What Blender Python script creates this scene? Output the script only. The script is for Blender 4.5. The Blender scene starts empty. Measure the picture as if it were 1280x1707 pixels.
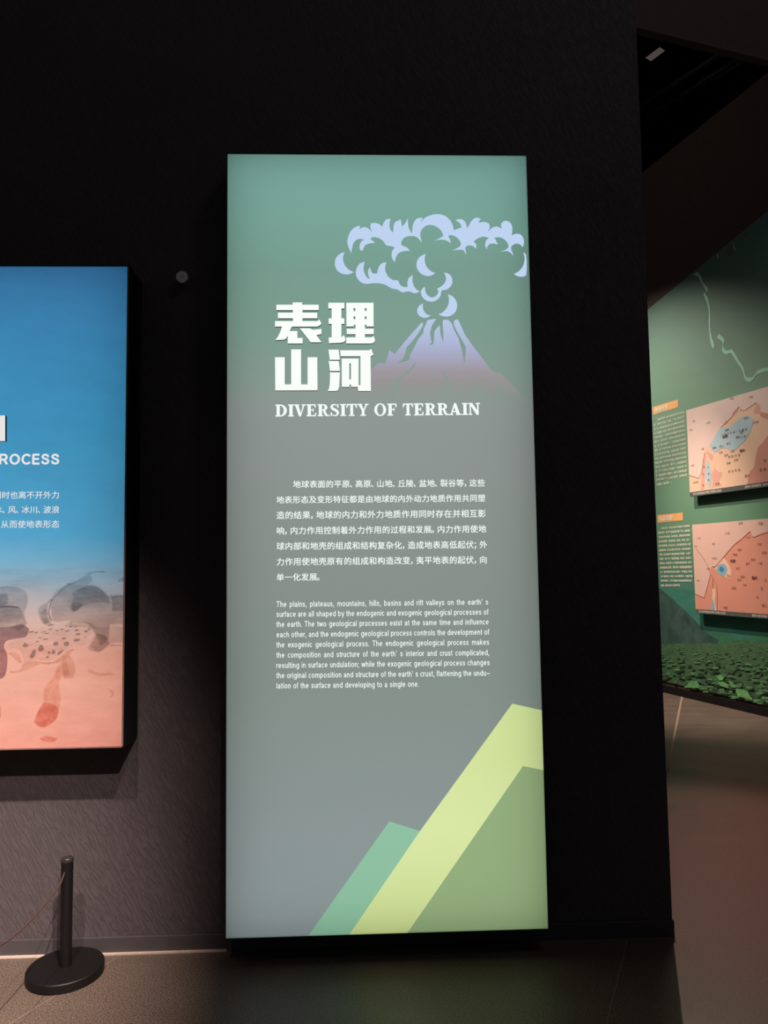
import bpy, bmesh, math, random
import numpy as np
from mathutils import Matrix, Vector
from mathutils.geometry import tessellate_polygon

S = bpy.context.scene
COL = S.collection
random.seed(7)

# ------------------------------------------------------------------ camera
CAM = np.array([0.0, -3.05936, 1.5])
YAW, PITCH, ROLL, FPX = -0.0348, 0.07286, -0.01337, 1233.0
_cy, _sy, _cp, _sp = math.cos(YAW), math.sin(YAW), math.cos(PITCH), math.sin(PITCH)
FWD = np.array([-_sy * _cp, _cy * _cp, _sp])
_r0 = np.array([_cy, _sy, 0.0]); _u0 = np.cross(_r0, FWD)
RIGHT = _r0 * math.cos(ROLL) + _u0 * math.sin(ROLL)
UP = -_r0 * math.sin(ROLL) + _u0 * math.cos(ROLL)
cd = bpy.data.cameras.new('camera'); cam = bpy.data.objects.new('camera', cd); COL.objects.link(cam)
cd.sensor_fit = 'VERTICAL'; cd.sensor_height = 36.0; cd.lens = FPX * 36.0 / 1707.0
cd.clip_start = 0.05; cd.clip_end = 100
cam.matrix_world = Matrix(((RIGHT[0], UP[0], -FWD[0], CAM[0]), (RIGHT[1], UP[1], -FWD[1], CAM[1]),
                           (RIGHT[2], UP[2], -FWD[2], CAM[2]), (0, 0, 0, 1)))
S.camera = cam

# ------------------------------------------------------------------ exposure, world, lights
S.view_settings.view_transform = 'Standard'
S.view_settings.look = 'None'
S.view_settings.exposure = 0.0
S.view_settings.gamma = 1.0
S.view_settings.use_curve_mapping = False

wd = bpy.data.worlds.new('hall_ambient'); S.world = wd; wd.use_nodes = True
bg = wd.node_tree.nodes['Background']
bg.inputs[0].default_value = (0.95, 0.93, 1.0, 1); bg.inputs[1].default_value = 0.036

def spot(name, loc, target, power, color, angle, blend=1.0, radius=0.03):
    l = bpy.data.lights.new(name, 'SPOT'); l.energy = power; l.color = color
    l.spot_size = math.radians(angle); l.spot_blend = blend; l.shadow_soft_size = radius
    o = bpy.data.objects.new(name, l); COL.objects.link(o); o.location = loc
    o.rotation_euler = (Vector(target) - Vector(loc)).to_track_quat('-Z', 'Y').to_euler()
    return o

WARM = (1.0, 0.80, 0.72)
spot('track_spot_frontal', (-0.958, -2.884, 4.5), (-1.98, 0, 0.02), 850, WARM, 33.5, 1.0, 0.015)
spot('track_spot_oblique', (0.962, -4.764, 4.5), (-1.88, 0, 0.25), 1150, WARM, 23, 1.0, 0.015)
spot('track_spot_low', (0.46, -2.94, 4.5), (-1.55, -0.50, 0.0), 1900, WARM, 23, 1.0, 0.012)
spot('mural_spot', (1.37, 6.2, 5.5), (3.72, 4.95, 2.55), 640, (1.0, 0.88, 0.76), 62, 1.0, 0.03)
spot('mural_foot_spot', (2.35, 4.3, 5.5), (3.45, 4.7, 0.0), 1300, (1.0, 0.76, 0.64), 38, 1.0, 0.03)
spot('aisle_spot', (2.95, 4.6, 5.6), (1.60, 0.40, 0), 430, (1.0, 0.74, 0.60), 28, 0.5, 0.03)
spot('red_exhibit_spot', (2.7, 3.9, 5.0), (2.45, 0.55, 0), 290, (1.0, 0.10, 0.14), 29, 1.0, 0.1)
def wash(name, loc, target, size, power, color):
    l = bpy.data.lights.new(name, 'AREA'); l.shape = 'DISK'; l.size = size; l.energy = power; l.color = color
    o = bpy.data.objects.new(name, l); COL.objects.link(o); o.location = loc
    o.rotation_euler = (Vector(target) - Vector(loc)).to_track_quat('-Z', 'Y').to_euler()
wash('hall_fill', (2.6, -2.5, 7.0), (3.4, 4.5, 5.6), 1.5, 17, (0.97, 0.90, 0.95))  # added fill without a fixture, lifts the dark beam and upper walls
wash('gallery_fill', (0.2, 3.4, 6.9), (3.6, 5.0, 5.2), 1.2, 8, (1.0, 0.84, 0.78))  # added fill, unseen behind the front wall, brightens the upper mural wall

# ------------------------------------------------------------------ helpers
def lin(c):
    out = []
    for v in c[:3]:
        v = v / 255.0
        out.append(v / 12.92 if v <= 0.04045 else ((v + 0.055) / 1.055) ** 2.4)
    return (*out, 1.0)

def newmat(name):
    m = bpy.data.materials.new(name); m.use_nodes = True
    nt = m.node_tree; nt.nodes.clear()
    out = nt.nodes.new('ShaderNodeOutputMaterial')
    return m, nt, out

def noise(nt, scale, detail=4.0, vec=None, rough=0.55):
    n = nt.nodes.new('ShaderNodeTexNoise'); n.inputs['Scale'].default_value = scale
    n.inputs['Detail'].default_value = detail; n.inputs['Roughness'].default_value = rough
    if vec is not None: nt.links.new(vec, n.inputs['Vector'])
    return n

def position(nt):
    return nt.nodes.new('ShaderNodeNewGeometry').outputs['Position']

def mapped(nt, vec, scale=(1, 1, 1), rot=(0, 0, 0)):
    m = nt.nodes.new('ShaderNodeMapping'); m.inputs['Scale'].default_value = scale; m.inputs['Rotation'].default_value = rot
    nt.links.new(vec, m.inputs['Vector']); return m.outputs[0]

def ramp(nt, fac, stops):
    r = nt.nodes.new('ShaderNodeValToRGB'); cr = r.color_ramp
    while len(cr.elements) < len(stops): cr.elements.new(0.5)
    for e, (p, c) in zip(cr.elements, stops):
        e.position = p; e.color = c if len(c) == 4 else lin(c)
    nt.links.new(fac, r.inputs[0]); return r.outputs[0]

def z_fac(nt, z0, z1, wobble=0.0):
    sp = nt.nodes.new('ShaderNodeSeparateXYZ'); nt.links.new(position(nt), sp.inputs[0])
    mr = nt.nodes.new('ShaderNodeMapRange'); mr.inputs[1].default_value = z0; mr.inputs[2].default_value = z1
    nt.links.new(sp.outputs[2], mr.inputs[0]); f = mr.outputs[0]
    if wobble:
        n = noise(nt, 3.0, 5.0, mapped(nt, position(nt), (1, 1, 4)))
        a = nt.nodes.new('ShaderNodeMath'); a.operation = 'MULTIPLY_ADD'; a.inputs[1].default_value = wobble
        b = nt.nodes.new('ShaderNodeMath'); b.operation = 'SUBTRACT'; b.inputs[1].default_value = 0.5
        nt.links.new(n.outputs[0], b.inputs[0]); nt.links.new(b.outputs[0], a.inputs[0]); nt.links.new(f, a.inputs[2])
        f = a.outputs[0]
    return f

def princ(nt, out, rough=0.6, spec=0.5, metal=0.0):
    p = nt.nodes.new('ShaderNodeBsdfPrincipled')
    p.inputs['Roughness'].default_value = rough; p.inputs['Specular IOR Level'].default_value = spec
    p.inputs['Metallic'].default_value = metal
    nt.links.new(p.outputs[0], out.inputs[0]); return p

def bump(nt, p, height, strength, dist=0.01):
    b = nt.nodes.new('ShaderNodeBump'); b.inputs['Strength'].default_value = strength; b.inputs['Distance'].default_value = dist
    nt.links.new(height, b.inputs['Height']); nt.links.new(b.outputs[0], p.inputs['Normal'])

def plain(name, c, rough=0.6, spec=0.4, var=0.08, scale=30.0, bumpy=0.0, metal=0.0):
    """painted / printed surface with a slight procedural unevenness"""
    m, nt, out = newmat(name); p = princ(nt, out, rough, spec, metal)
    n = noise(nt, scale, 4.0, position(nt)); l = lin(c)
    col = ramp(nt, n.outputs[0], [(0.3, tuple(v * (1 - var) for v in l[:3]) + (1,)), (0.7, tuple(min(1, v * (1 + var)) for v in l[:3]) + (1,))])
    nt.links.new(col, p.inputs['Base Color'])
    if bumpy: bump(nt, p, n.outputs[0], bumpy)
    return m

def glow(name, c, strength=1.0):
    m, nt, out = newmat(name); e = nt.nodes.new('ShaderNodeEmission')
    e.inputs[0].default_value = lin(c); e.inputs[1].default_value = strength
    nt.links.new(e.outputs[0], out.inputs[0])
    try: m.cycles.emission_sampling = 'NONE'
    except Exception: pass
    return m

# plane in the place: origin, unit right, unit up; normal faces the viewer
class Plane:
    def __init__(s, o, u, v=(0, 0, 1)):
        s.o = np.array(o, float); s.u = np.array(u, float); s.u /= np.linalg.norm(s.u)
        s.v = np.array(v, float); s.n = np.cross(s.u, s.v)
    def px(s, x, y):
        d = RIGHT * (x - 640) / FPX + UP * (853.5 - y) / FPX + FWD
        p = CAM + d * (((s.o - CAM) @ s.n) / (d @ s.n)) - s.o
        return (p @ s.u, p @ s.v)
    def at(s, a, b, off=0.0):
        return s.o + s.u * a + s.v * b + s.n * off
    def shifted(s, off): return Plane(s.o + s.n * off, s.u, s.v)

def base_of(parent):
    v = np.zeros(3)
    while parent is not None:
        v += np.array(parent.location); parent = parent.parent
    return v

def obj(name, verts, faces, mat, parent=None, smooth=False):
    b = base_of(parent)
    me = bpy.data.meshes.new(name)
    me.from_pydata([tuple(np.array(v) - b) for v in verts], [], faces); me.update()
    for m in (mat if isinstance(mat, (list, tuple)) else [mat]): me.materials.append(m)
    if smooth:
        for p in me.polygons: p.use_smooth = True
    o = bpy.data.objects.new(name, me); COL.objects.link(o); o.parent = parent
    return o

def thing(name, loc, label, cat, group=None):
    o = bpy.data.objects.new(name, None); COL.objects.link(o); o.location = loc; o.empty_display_size = 0.1
    return tag(o, label, cat, group)

def tag(o, label, cat, group=None):
    o['label'] = label; o['category'] = cat
    if group: o['group'] = group
    return o

def struct(o): o['kind'] = 'structure'; return o

def box_vf(x0, x1, y0, y1, z0, z1):
    v = [(x, y, z) for x in (x0, x1) for y in (y0, y1) for z in (z0, z1)]
    f = [(0, 1, 3, 2), (4, 6, 7, 5), (0, 4, 5, 1), (2, 3, 7, 6), (0, 2, 6, 4), (1, 5, 7, 3)]
    return v, f

def bevel_obj(o, w, seg=2):
    bm = bmesh.new(); bm.from_mesh(o.data)
    bmesh.ops.recalc_face_normals(bm, faces=bm.faces)
    bmesh.ops.bevel(bm, geom=list(bm.edges), offset=w, segments=seg, affect='EDGES', profile=0.5)
    bm.to_mesh(o.data); bm.free(); return o

def box(name, b, mat, parent=None, bev=0.0):
    v, f = box_vf(*b); o = obj(name, v, f, mat, parent)
    return bevel_obj(o, bev) if bev else o

def pbox(pl, a0, a1, b0, b1, o0, o1):
    """box laid on a plane: a along right, b along up, o out of the plane"""
    v = [tuple(pl.at(a, b, o)) for a in (a0, a1) for o in (o1, o0) for b in (b0, b1)]
    return v, [(0, 1, 3, 2), (4, 6, 7, 5), (0, 4, 5, 1), (2, 3, 7, 6), (0, 2, 6, 4), (1, 5, 7, 3)]

def smooth_loop(pts, n=3):
    """Catmull-Rom through a closed outline"""
    out = []; N = len(pts)
    for i in range(N):
        p0, p1, p2, p3 = (np.array(pts[(i + k) % N], float) for k in (-1, 0, 1, 2))
        a = p1 - p0; b = p2 - p1
        for k in range(n):
            t = k / n
            ta = (p2 - p0) * 0.5; tb = (p3 - p1) * 0.5
            ln = np.linalg.norm(b)
            ta = ta / (np.linalg.norm(ta) + 1e-9) * ln; tb = tb / (np.linalg.norm(tb) + 1e-9) * ln
            # keep sharp tips sharp
            if np.dot(a, b) < 0.35 * np.linalg.norm(a) * ln: ta = b
            c = p3 - p2
            if np.dot(b, c) < 0.35 * np.linalg.norm(c) * ln: tb = b
            out.append(tuple((2*t**3-3*t**2+1)*p1 + (t**3-2*t**2+t)*ta + (-2*t**3+3*t**2)*p2 + (t**3-t**2)*tb))
    return out

class Flat:
    """collects printed outlines (with holes) lying on a plane into one mesh"""
    def __init__(s, pl, off=0.001, depth=0.0):
        s.pl, s.off, s.depth, s.v, s.f, s.mi = pl, off, depth, [], [], []
    def uv(s, loops, mi=0):
        b = len(s.v); flat = []
        for lp in loops: flat += lp
        if len(loops) > 3:                                  # several holes: scan fill
            bm = bmesh.new(); vs = [bm.verts.new((p[0], p[1], 0)) for p in flat]; st = 0
            for lp in loops:
                for i in range(len(lp)): bm.edges.new((vs[st + i], vs[st + (i + 1) % len(lp)]))
                st += len(lp)
            bm.verts.index_update()
            bmesh.ops.triangle_fill(bm, edges=list(bm.edges), use_beauty=True)
            tris = [tuple(q.index for q in f_.verts) for f_ in bm.faces]; bm.free()
        else:
            tris = tessellate_polygon([[Vector((p[0], p[1], 0)) for p in lp] for lp in loops])
        s.v += [tuple(s.pl.at(p[0], p[1], s.off + s.depth)) for p in flat]
        for t in tris:
            a, c, d = (flat[i] for i in t)
            cr = (c[0]-a[0])*(d[1]-a[1]) - (c[1]-a[1])*(d[0]-a[0])
            if abs(cr) < 1e-14: continue
            s.f.append(tuple(b + i for i in (t if cr > 0 else t[::-1]))); s.mi.append(mi)
        if s.depth:
            q = len(s.v); s.v += [tuple(s.pl.at(p[0], p[1], s.off)) for p in flat]; st = 0
            for lp in loops:
                n = len(lp)
                for i in range(n):
                    j = (i + 1) % n
                    s.f.append((b+st+i, b+st+j, q+st+j, q+st+i)); s.mi.append(1)
                st += n
        return s
    def px(s, loops, org=(0, 0), sc=1.0, smooth=0, mi=0):
        L = []
        for lp in loops:
            if smooth: lp = smooth_loop(lp, smooth)
            L.append([s.pl.px(org[0] + x / sc, org[1] + y / sc) for x, y in lp])
        return s.uv(L, mi)
    def build(s, name, mat, parent=None):
        o = obj(name, s.v, s.f, mat, parent)
        for p, m in zip(o.data.polygons, s.mi): p.material_index = m
        if s.depth:
            bm = bmesh.new(); bm.from_mesh(o.data); bmesh.ops.recalc_face_normals(bm, faces=bm.faces); bm.to_mesh(o.data); bm.free()
        return o

_gl = {}
def glyph(ch):
    """outline mesh of one character: verts (em units), faces, xmin, xmax"""
    if ch not in _gl:
        c = bpy.data.curves.new('lettering', 'FONT'); c.resolution_u = 3; c.body = ch
        o = bpy.data.objects.new('lettering', c); COL.objects.link(o)
        dg = bpy.context.evaluated_depsgraph_get()
        m = bpy.data.meshes.new_from_object(o.evaluated_get(dg))
        v = [(p.co.x, p.co.y) for p in m.vertices]; f = [tuple(p.vertices) for p in m.polygons]
        bpy.data.objects.remove(o); bpy.data.curves.remove(c); bpy.data.meshes.remove(m)
        xs = [p[0] for p in v] or [0]
        _gl[ch] = (v, f, min(xs), max(xs))
    return _gl[ch]

def arc(cx, cy, rx, ry, a0, a1, n=14):
    return [(cx + rx * math.cos(math.radians(a0 + (a1 - a0) * i / n)), cy + ry * math.sin(math.radians(a0 + (a1 - a0) * i / n))) for i in range(n + 1)]
# plain sans lettering drawn as pen strokes; cap height 1
XH = .73
def _st(x, y0=0, y1=XH): return [(x, y0), (x, y1)]
_arch = lambda x: [(x, .40), (x + .06, .58), (x + .19, .665), (x + .31, .62), (x + .36, .47), (x + .36, 0)]
SANS = {
 'a': [[(.06, .51), (.10, .62), (.24, .665), (.37, .63), (.42, .52), (.42, .12), (.47, .0)], [(.42, .40), (.22, .37), (.09, .29), (.065, .18), (.11, .09), (.20, .06), (.32, .10), (.42, .22)]],
 'b': [_st(.07, 0, 1), arc(.28, .365, .21, .305, 0, 360, 18)], 'd': [_st(.48, 0, 1), arc(.27, .365, .21, .305, 0, 360, 18)],
 'c': [arc(.27, .365, .21, .305, 40, 320, 16)], 'e': [arc(.27, .365, .21, .305, 0, 318, 16), [(.06, .365), (.53, .365)]],
 'f': [[(.32, .93), (.24, .94), (.17, .88), (.16, .78), (.16, 0)], [(.02, .67), (.30, .67)]],
 'g': [arc(.27, .365, .21, .305, 0, 360, 18), [(.48, XH), (.48, -.06), (.42, -.18), (.28, -.22), (.14, -.19), (.09, -.11)]],
 'h': [_st(.07, 0, 1), _arch(.07)], 'i': [_st(.07), _st(.07, .86, 1)], 'k': [_st(.07, 0, 1), [(.42, .72), (.09, .28)], [(.19, .42), (.46, 0)]],
 'l': [_st(.07, 0, 1)], 'm': [_st(.07), _arch(.07), _arch(.41)], 'n': [_st(.07), _arch(.07)], 'o': [arc(.28, .365, .22, .305, 0, 360, 18)],
 'p': [_st(.07, -.27, XH), arc(.28, .365, .21, .305, 0, 360, 18)], 'r': [_st(.07), [(.07, .40), (.12, .57), (.20, .65), (.31, .645)]],
 's': [[(.43, .52), (.38, .62), (.25, .665), (.12, .63), (.085, .53), (.14, .43), (.36, .33), (.435, .23), (.40, .11), (.26, .06), (.12, .10), (.06, .22)]],
 't': [[(.16, .92), (.16, .16), (.20, .07), (.31, .06)], [(.02, .67), (.30, .67)]], 'u': [[(.07, XH), (.07, .26), (.11, .11), (.24, .06), (.37, .12), (.43, .30)], _st(.43)],
 'v': [[(.02, XH), (.23, .02)], [(.44, XH), (.23, .02)]], 'w': [[(.02, XH), (.17, .02)], [(.34, .70), (.17, .02)], [(.34, .70), (.51, .02)], [(.66, XH), (.51, .02)]],
 'x': [[(.02, XH), (.44, 0)], [(.44, XH), (.02, 0)]], 'y': [[(.02, XH), (.24, .03)], [(.46, XH), (.22, -.12), (.15, -.22), (.05, -.21)]],
 'T': [[(.0, .94), (.68, .94)], _st(.34, 0, .94)], 'P': [_st(.07, 0, 1), [(.07, .94), (.38, .94)] + arc(.38, .70, .24, .24, 90, -90, 8) + [(.07, .46)]],
 'R': [_st(.07, 0, 1), [(.07, .94), (.40, .94)] + arc(.40, .70, .24, .24, 90, -90, 8) + [(.07, .46)], [(.36, .46), (.48, .38), (.68, 0)]],
 'O': [arc(.44, .5, .37, .44, 0, 360, 22)], 'C': [arc(.44, .5, .37, .44, 38, 322, 20)], 'E': [_st(.07, 0, 1), [(.07, .94), (.62, .94)], [(.07, .52), (.58, .52)], [(.07, .06), (.64, .06)]],
 'S': [[(.62, .70), (.55, .87), (.36, .94), (.17, .88), (.11, .74), (.19, .60), (.36, .53), (.55, .45), (.64, .29), (.57, .12), (.37, .06), (.16, .12), (.07, .32)]],
 '.': [_st(.07, 0, .14)], ',': [_st(.07, 0, .14), [(.11, .03), (.05, -.16)]], ';': [_st(.07, 0, .14), [(.11, .03), (.05, -.16)], _st(.07, .56, .70)],
 '’': [_st(.07, .84, .98), [(.11, .88), (.05, .72)]], '–': [[(.0, .38), (.62, .38)]]}
SB = {'t': .07, 'f': .05, 'r': .07, 'y': .05, 'v': .05, 'w': .05, 'x': .05, 'c': .11, 'k': .10, 'T': .05, 's': .12, 'a': .13}
_sg = {}
def sans(ch, wgt):
    if (ch, wgt) not in _sg:
        parts = []
        for st in SANS[ch]:
            closed = st[0] == st[-1] or (len(st) > 4 and np.hypot(st[0][0]-st[-1][0], st[0][1]-st[-1][1]) < 1e-6)
            L, Rr = [], []; n = len(st) - (1 if closed else 0)
            for i in range(n):
                if closed: a, b = st[(i - 1) % n], st[(i + 1) % n]
                else: a, b = st[max(0, i - 1)], st[min(n - 1, i + 1)]
                d = np.array(b) - np.array(a); d = d / np.linalg.norm(d); q = np.array([-d[1], d[0]]) * wgt / 2
                L.append(tuple(np.array(st[i]) + q)); Rr.append(tuple(np.array(st[i]) - q))
            f = [(i, i + n, (i + 1) % n + n, (i + 1) % n) for i in range(n if closed else n - 1)]
            parts.append((L + Rr, f))
        xs = [p[0] for v, _ in parts for p in v]
        _sg[(ch, wgt)] = (parts, min(xs), max(xs))
    return _sg[(ch, wgt)]
def word_run(w, wgt=.125, track=0.0):
    """letters of a word with their pen positions: [(char, pen x, xmin)], width"""
    x = 0; out = []
    for c in w:
        _, a, b = sans(c, wgt); sb = SB.get(c, .15) + track
        out.append((c, x + sb / 2, a)); x += b - a + sb
    return out, x

class Text:
    step = 0.00025
    def __init__(s, pl, off): s.pl, s.off, s.v, s.f = pl, off, [], []
    def pen(s, ch, wgt, a, b, ux, uy, sx, sy, x0):
        for i, (v, f) in enumerate(sans(ch, wgt)[0]):
            n = len(s.v)
            for x, y in v:
                x = (x - x0) * sx; s.v.append(tuple(s.pl.at(a + ux * x, b + uy * x + y * sy, s.off + i * s.step)))
            for q in f: s.f.append(tuple(n + k for k in q))
    def put(s, ch, a, b, ux, uy, sx, sy, bold=0.0, x0=0.0):
        v, f, _, _ = glyph(ch)
        for i, (dx, dy) in enumerate(((-1, -.6), (1, -.6), (1, .6), (-1, .6)) if bold else ((0, 0),)):
            n = len(s.v)
            for x, y in v:
                x = (x - x0 + dx * bold) * sx; yy = (y + dy * bold) * sy
                s.v.append(tuple(s.pl.at(a + ux * x, b + uy * x + yy, s.off + i * s.step)))
            for q in f: s.f.append(tuple(n + i for i in q))
    def cjk(s, txt, A, B, em_scale=0.98, bold=0.012, tall=1.0):
        """full-width line between two photo points on its centre line"""
        a0, b0 = s.pl.px(*A); a1, b1 = s.pl.px(*B)
        L = math.hypot(a1 - a0, b1 - b0); ux, uy = (a1 - a0) / L, (b1 - b0) / L
        W = [0.62 if c in '，、。；：' else (0.5 if c in '“”－' or ord(c) < 128 else 1.0) for c in txt]
        e = L / sum(W); x = 0
        for c, w in zip(txt, W):
            if c != ' ':
                s.put(c, a0 + ux * x, b0 + uy * x - 0.38 * e * tall, ux, uy, e * em_scale, e * em_scale * tall, bold, 0.1 if w == 0.62 else 0.0)
            x += e * w
    def words(s, txt, A, B, em, xs, wgt=.125):
        a0, b0 = s.pl.px(*A); a1, b1 = s.pl.px(*B)
        L = math.hypot(a1 - a0, b1 - b0); ux, uy = (a1 - a0) / L, (b1 - b0) / L
        ws = [word_run(w, wgt) for w in txt.split(' ')]; wid = [w[1] * em * xs for w in ws]
        gap = (L - sum(wid)) / max(1, len(ws) - 1); x = 0
        for (run, _), d in zip(ws, wid):
            for c, q, g0 in run:
                s.pen(c, wgt, a0 + ux * (x + q * em * xs), b0 + uy * (x + q * em * xs), ux, uy, em * xs, em, g0)
            x += d + gap
    def build(s, name, mat, parent): return obj(name, s.v, s.f, mat, parent)

# ------------------------------------------------------------------ structure materials
def wall_mat():
    m, nt, out = newmat('charcoal_trowelled_plaster'); p = princ(nt, out, 0.75, 0.25)
    pos = position(nt)
    n0 = noise(nt, 1.6, 3.0, pos)
    # ridges dragged by the trowel, running steeply from upper left to lower right
    v = mapped(nt, pos, (1, 1, 1), (0, math.radians(27), 0))
    n1 = noise(nt, 1.0, 7.0, mapped(nt, v, (80, 20, 15)), 0.68); n1.inputs['Distortion'].default_value = 0.3
    n2 = noise(nt, 70.0, 3.0, pos)
    add = nt.nodes.new('ShaderNodeMath'); add.operation = 'MULTIPLY_ADD'; add.inputs[1].default_value = 0.25
    nt.links.new(n2.outputs[0], add.inputs[0])
    r = ramp(nt, n1.outputs[0], [(0.44, (0, 0, 0, 1)), (0.53, (1, 1, 1, 1))]); nt.links.new(r, add.inputs[2])
    bump(nt, p, add.outputs[0], 0.55, 0.005)
    c = ramp(nt, n0.outputs[0], [(0.3, (78, 72, 75)), (0.7, (85, 78, 80))]); nt.links.new(c, p.inputs['Base Color'])
    return m
M_WALL = wall_mat()
M_DARK = plain('matt_black_paint', (34, 31, 31), 0.9, 0.1)
M_BEAM = plain('dark_brown_black_paint', (82, 71, 66), 0.9, 0.1)
M_VOID = plain('ceiling_void_black', (14, 14, 16), 0.95, 0.0)

def floor_mat():
    m, nt, out = newmat('brown_speckled_floor_tile'); p = princ(nt, out, 0.42, 0.4)
    pos = position(nt)
    n1 = noise(nt, 190.0, 3.0, pos); n2 = noise(nt, 2.2, 5.0, mapped(nt, pos, (1, 2.5, 1)))
    c1 = ramp(nt, n1.outputs[0], [(0.36, (66, 57, 50)), (0.64, (124, 109, 97))])
    c2 = ramp(nt, n2.outputs[0], [(0.3, (0.80, 0.80, 0.82, 1)), (0.7, (1.0, 1.0, 1.0, 1))])
    mx = nt.nodes.new('ShaderNodeMixRGB'); mx.blend_type = 'MULTIPLY'; mx.inputs[0].default_value = 1
    nt.links.new(c1, mx.inputs[1]); nt.links.new(c2, mx.inputs[2])
    # small dark scuffs
    n3 = noise(nt, 9.0, 2.0, mapped(nt, pos, (1, 2.2, 1)))
    sc = ramp(nt, n3.outputs[0], [(0.76, (1, 1, 1, 1)), (0.80, (0.35, 0.33, 0.32, 1))])
    m2 = nt.nodes.new('ShaderNodeMixRGB'); m2.blend_type = 'MULTIPLY'; m2.inputs[0].default_value = 1
    nt.links.new(mx.outputs[0], m2.inputs[1]); nt.links.new(sc, m2.inputs[2])
    nt.links.new(m2.outputs[0], p.inputs['Base Color'])
    rr = ramp(nt, n2.outputs[0], [(0.3, (0.36,) * 3 + (1,)), (0.7, (0.5,) * 3 + (1,))]); nt.links.new(rr, p.inputs['Roughness'])
    bump(nt, p, n1.outputs[0], 0.25, 0.002)
    return m
M_FLOOR = floor_mat()
M_GROUT = plain('pale_joint_grout', (146, 128, 113), 0.8, 0.2)

# ------------------------------------------------------------------ structure
XC = 1.249
AWAY = np.array([-0.27545749, 0.96131325, 0.0])          # along the mural wall, away from the viewer
P1 = np.array([3.49163735, 5.59750029, 0.0])
MW = Plane(P1, -AWAY)                                      # a grows towards the viewer, n faces the aisle
FP = Plane((0, 0, 0), (1, 0, 0), (0, 1, 0))                # the floor

struct(box('floor', (-7, 12, -7, 14.4, -0.2, 0.0), M_FLOOR))
struct(box('wall_front', (-7, XC, 0.0, 0.28, 0.0, 5.4), M_WALL))
v, f = pbox(MW, -6.0, 6.5, 0.0, 6.25, -0.3, 0.0); struct(obj('wall_right', v, f, M_BEAM))
struct(box('wall_back', (-7, 12, 14.0, 14.4, 0, 8.8), M_VOID))
struct(box('ceiling', (-7, 12, 0.5, 14.4, 8.5, 8.8), M_VOID))

# bulkhead beam crossing the aisle at a right angle to the mural wall
BN = MW.n                                                   # towards the aisle
def beam():
    z0 = 5.2
    d = RIGHT * (1057 - 640) / FPX + UP * (853.5 - 45) / FPX + FWD
    c = CAM + d * ((z0 - CAM[2]) / d[2])
    pl = Plane(c, -BN)                                      # right is towards the mural wall
    v, f = pbox(pl, -4.0, 3.4, 0.0, 2.6, -0.06, 0.0)
    return struct(obj('trim_1', v, f, M_BEAM))
beam()

M_BASE = plain('dark_grey_metal_skirting', (70, 66, 68), 0.45, 0.5, 0.05, 12)
b = struct(box('baseboard_front', (-7, XC + 0.004, -0.012, 0.0, 0.0, 0.0635), M_BASE, bev=0.003))
v, f = pbox(MW, -6, 6.4, 0.0, 0.085, 0.0, 0.02); struct(obj('baseboard_right', v, f, M_DARK))
M_CAULK = plain('pale_sealant', (196, 176, 162), 0.7, 0.3)
struct(box('trim_2', (-7, -0.535, -0.022, -0.012, 0.0, 0.006), M_CAULK))
# tile joints: thin grout strips let into the floor
gv, gf = [], []
def joint(p, q, w=0.003):
    p, q = np.array(p, float), np.array(q, float); d = q - p; d /= np.linalg.norm(d); n = np.array([-d[1], d[0]]) * w
    k = len(gv)
    for e in (p + n, p - n, q - n, q + n): gv.append((e[0], e[1], 0.0006))
    gf.append((k, k+1, k+2, k+3))
joint((-1.27, -0.62), (-0.945, -0.024), 0.0012)
joint((1.052, -0.03), (0.70, -0.74), 0.0012)
joint((3.66, 5.36), (2.07, 2.04), 0.009)
joint((2.07, 2.04), (0.98, -0.24 + 0.29), 0.003)
struct(obj('trim_3', gv, gf, M_GROUT))

# ------------------------------------------------------------------ light box
X0, X1, Z0, Z1, DY = -0.521, 0.7147, 0.0963, 3.195, 0.12
FACE = Plane((0, -DY, 0), (1, 0, 0))
LB = thing('light_box', (0.097, -0.06, Z0), 'tall backlit green sign with a volcano picture on the dark wall', 'sign')
M_CASE = plain('black_sign_casing', (22, 22, 23), 0.5, 0.4)
M_IN = plain('white_box_lining', (232, 232, 230), 0.9, 0.0, 0.02)
bx = []
v, f = [], []
T = 0.004
for b_ in ((X0 - T, X0, -DY - 0.001, 0, Z0 - T, Z1 + T), (X1, X1 + T, -DY - 0.001, 0, Z0 - T, Z1 + T),
           (X0, X1, -DY - 0.001, 0, Z0 - T, Z0), (X0, X1, -DY - 0.001, 0, Z1, Z1 + T), (X0, X1, -0.006, 0, Z0, Z1)):
    vv, ff = box_vf(*b_); k = len(v); v += vv; f += [tuple(k + i for i in q) for q in ff]
obj('casing', v, f, M_CASE, LB)

def lining(parent, x0, x1, z0, z1, d):
    v, f = [], []
    for b_ in ((x0, x0 + .002, -d + .002, -.006, z0, z1), (x1 - .002, x1, -d + .002, -.006, z0, z1), (x0, x1, -d + .002, -.006, z0, z0 + .002), (x0, x1, -d + .002, -.006, z1 - .002, z1)):
        vv, ff = box_vf(*b_); k = len(v); v += vv; f += [tuple(k + i for i in q) for q in ff]
    return obj('lining', v, f, M_IN, parent)
lining(LB, X0, X1, Z0, Z1, DY)
def lamps(name, x0, x1, z0, z1, y, inset, level, color):
    la = bpy.data.lights.new(name, 'AREA'); la.shape = 'RECTANGLE'
    la.size = x1 - x0 - inset; la.size_y = z1 - z0 - inset; la.energy = la.size * la.size_y * math.pi * level; la.color = color
    lo = bpy.data.objects.new(name, la); COL.objects.link(lo)
    lo.location = ((x0 + x1) / 2, y, (z0 + z1) / 2); lo.rotation_euler = (math.radians(-90), 0, 0)
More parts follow.
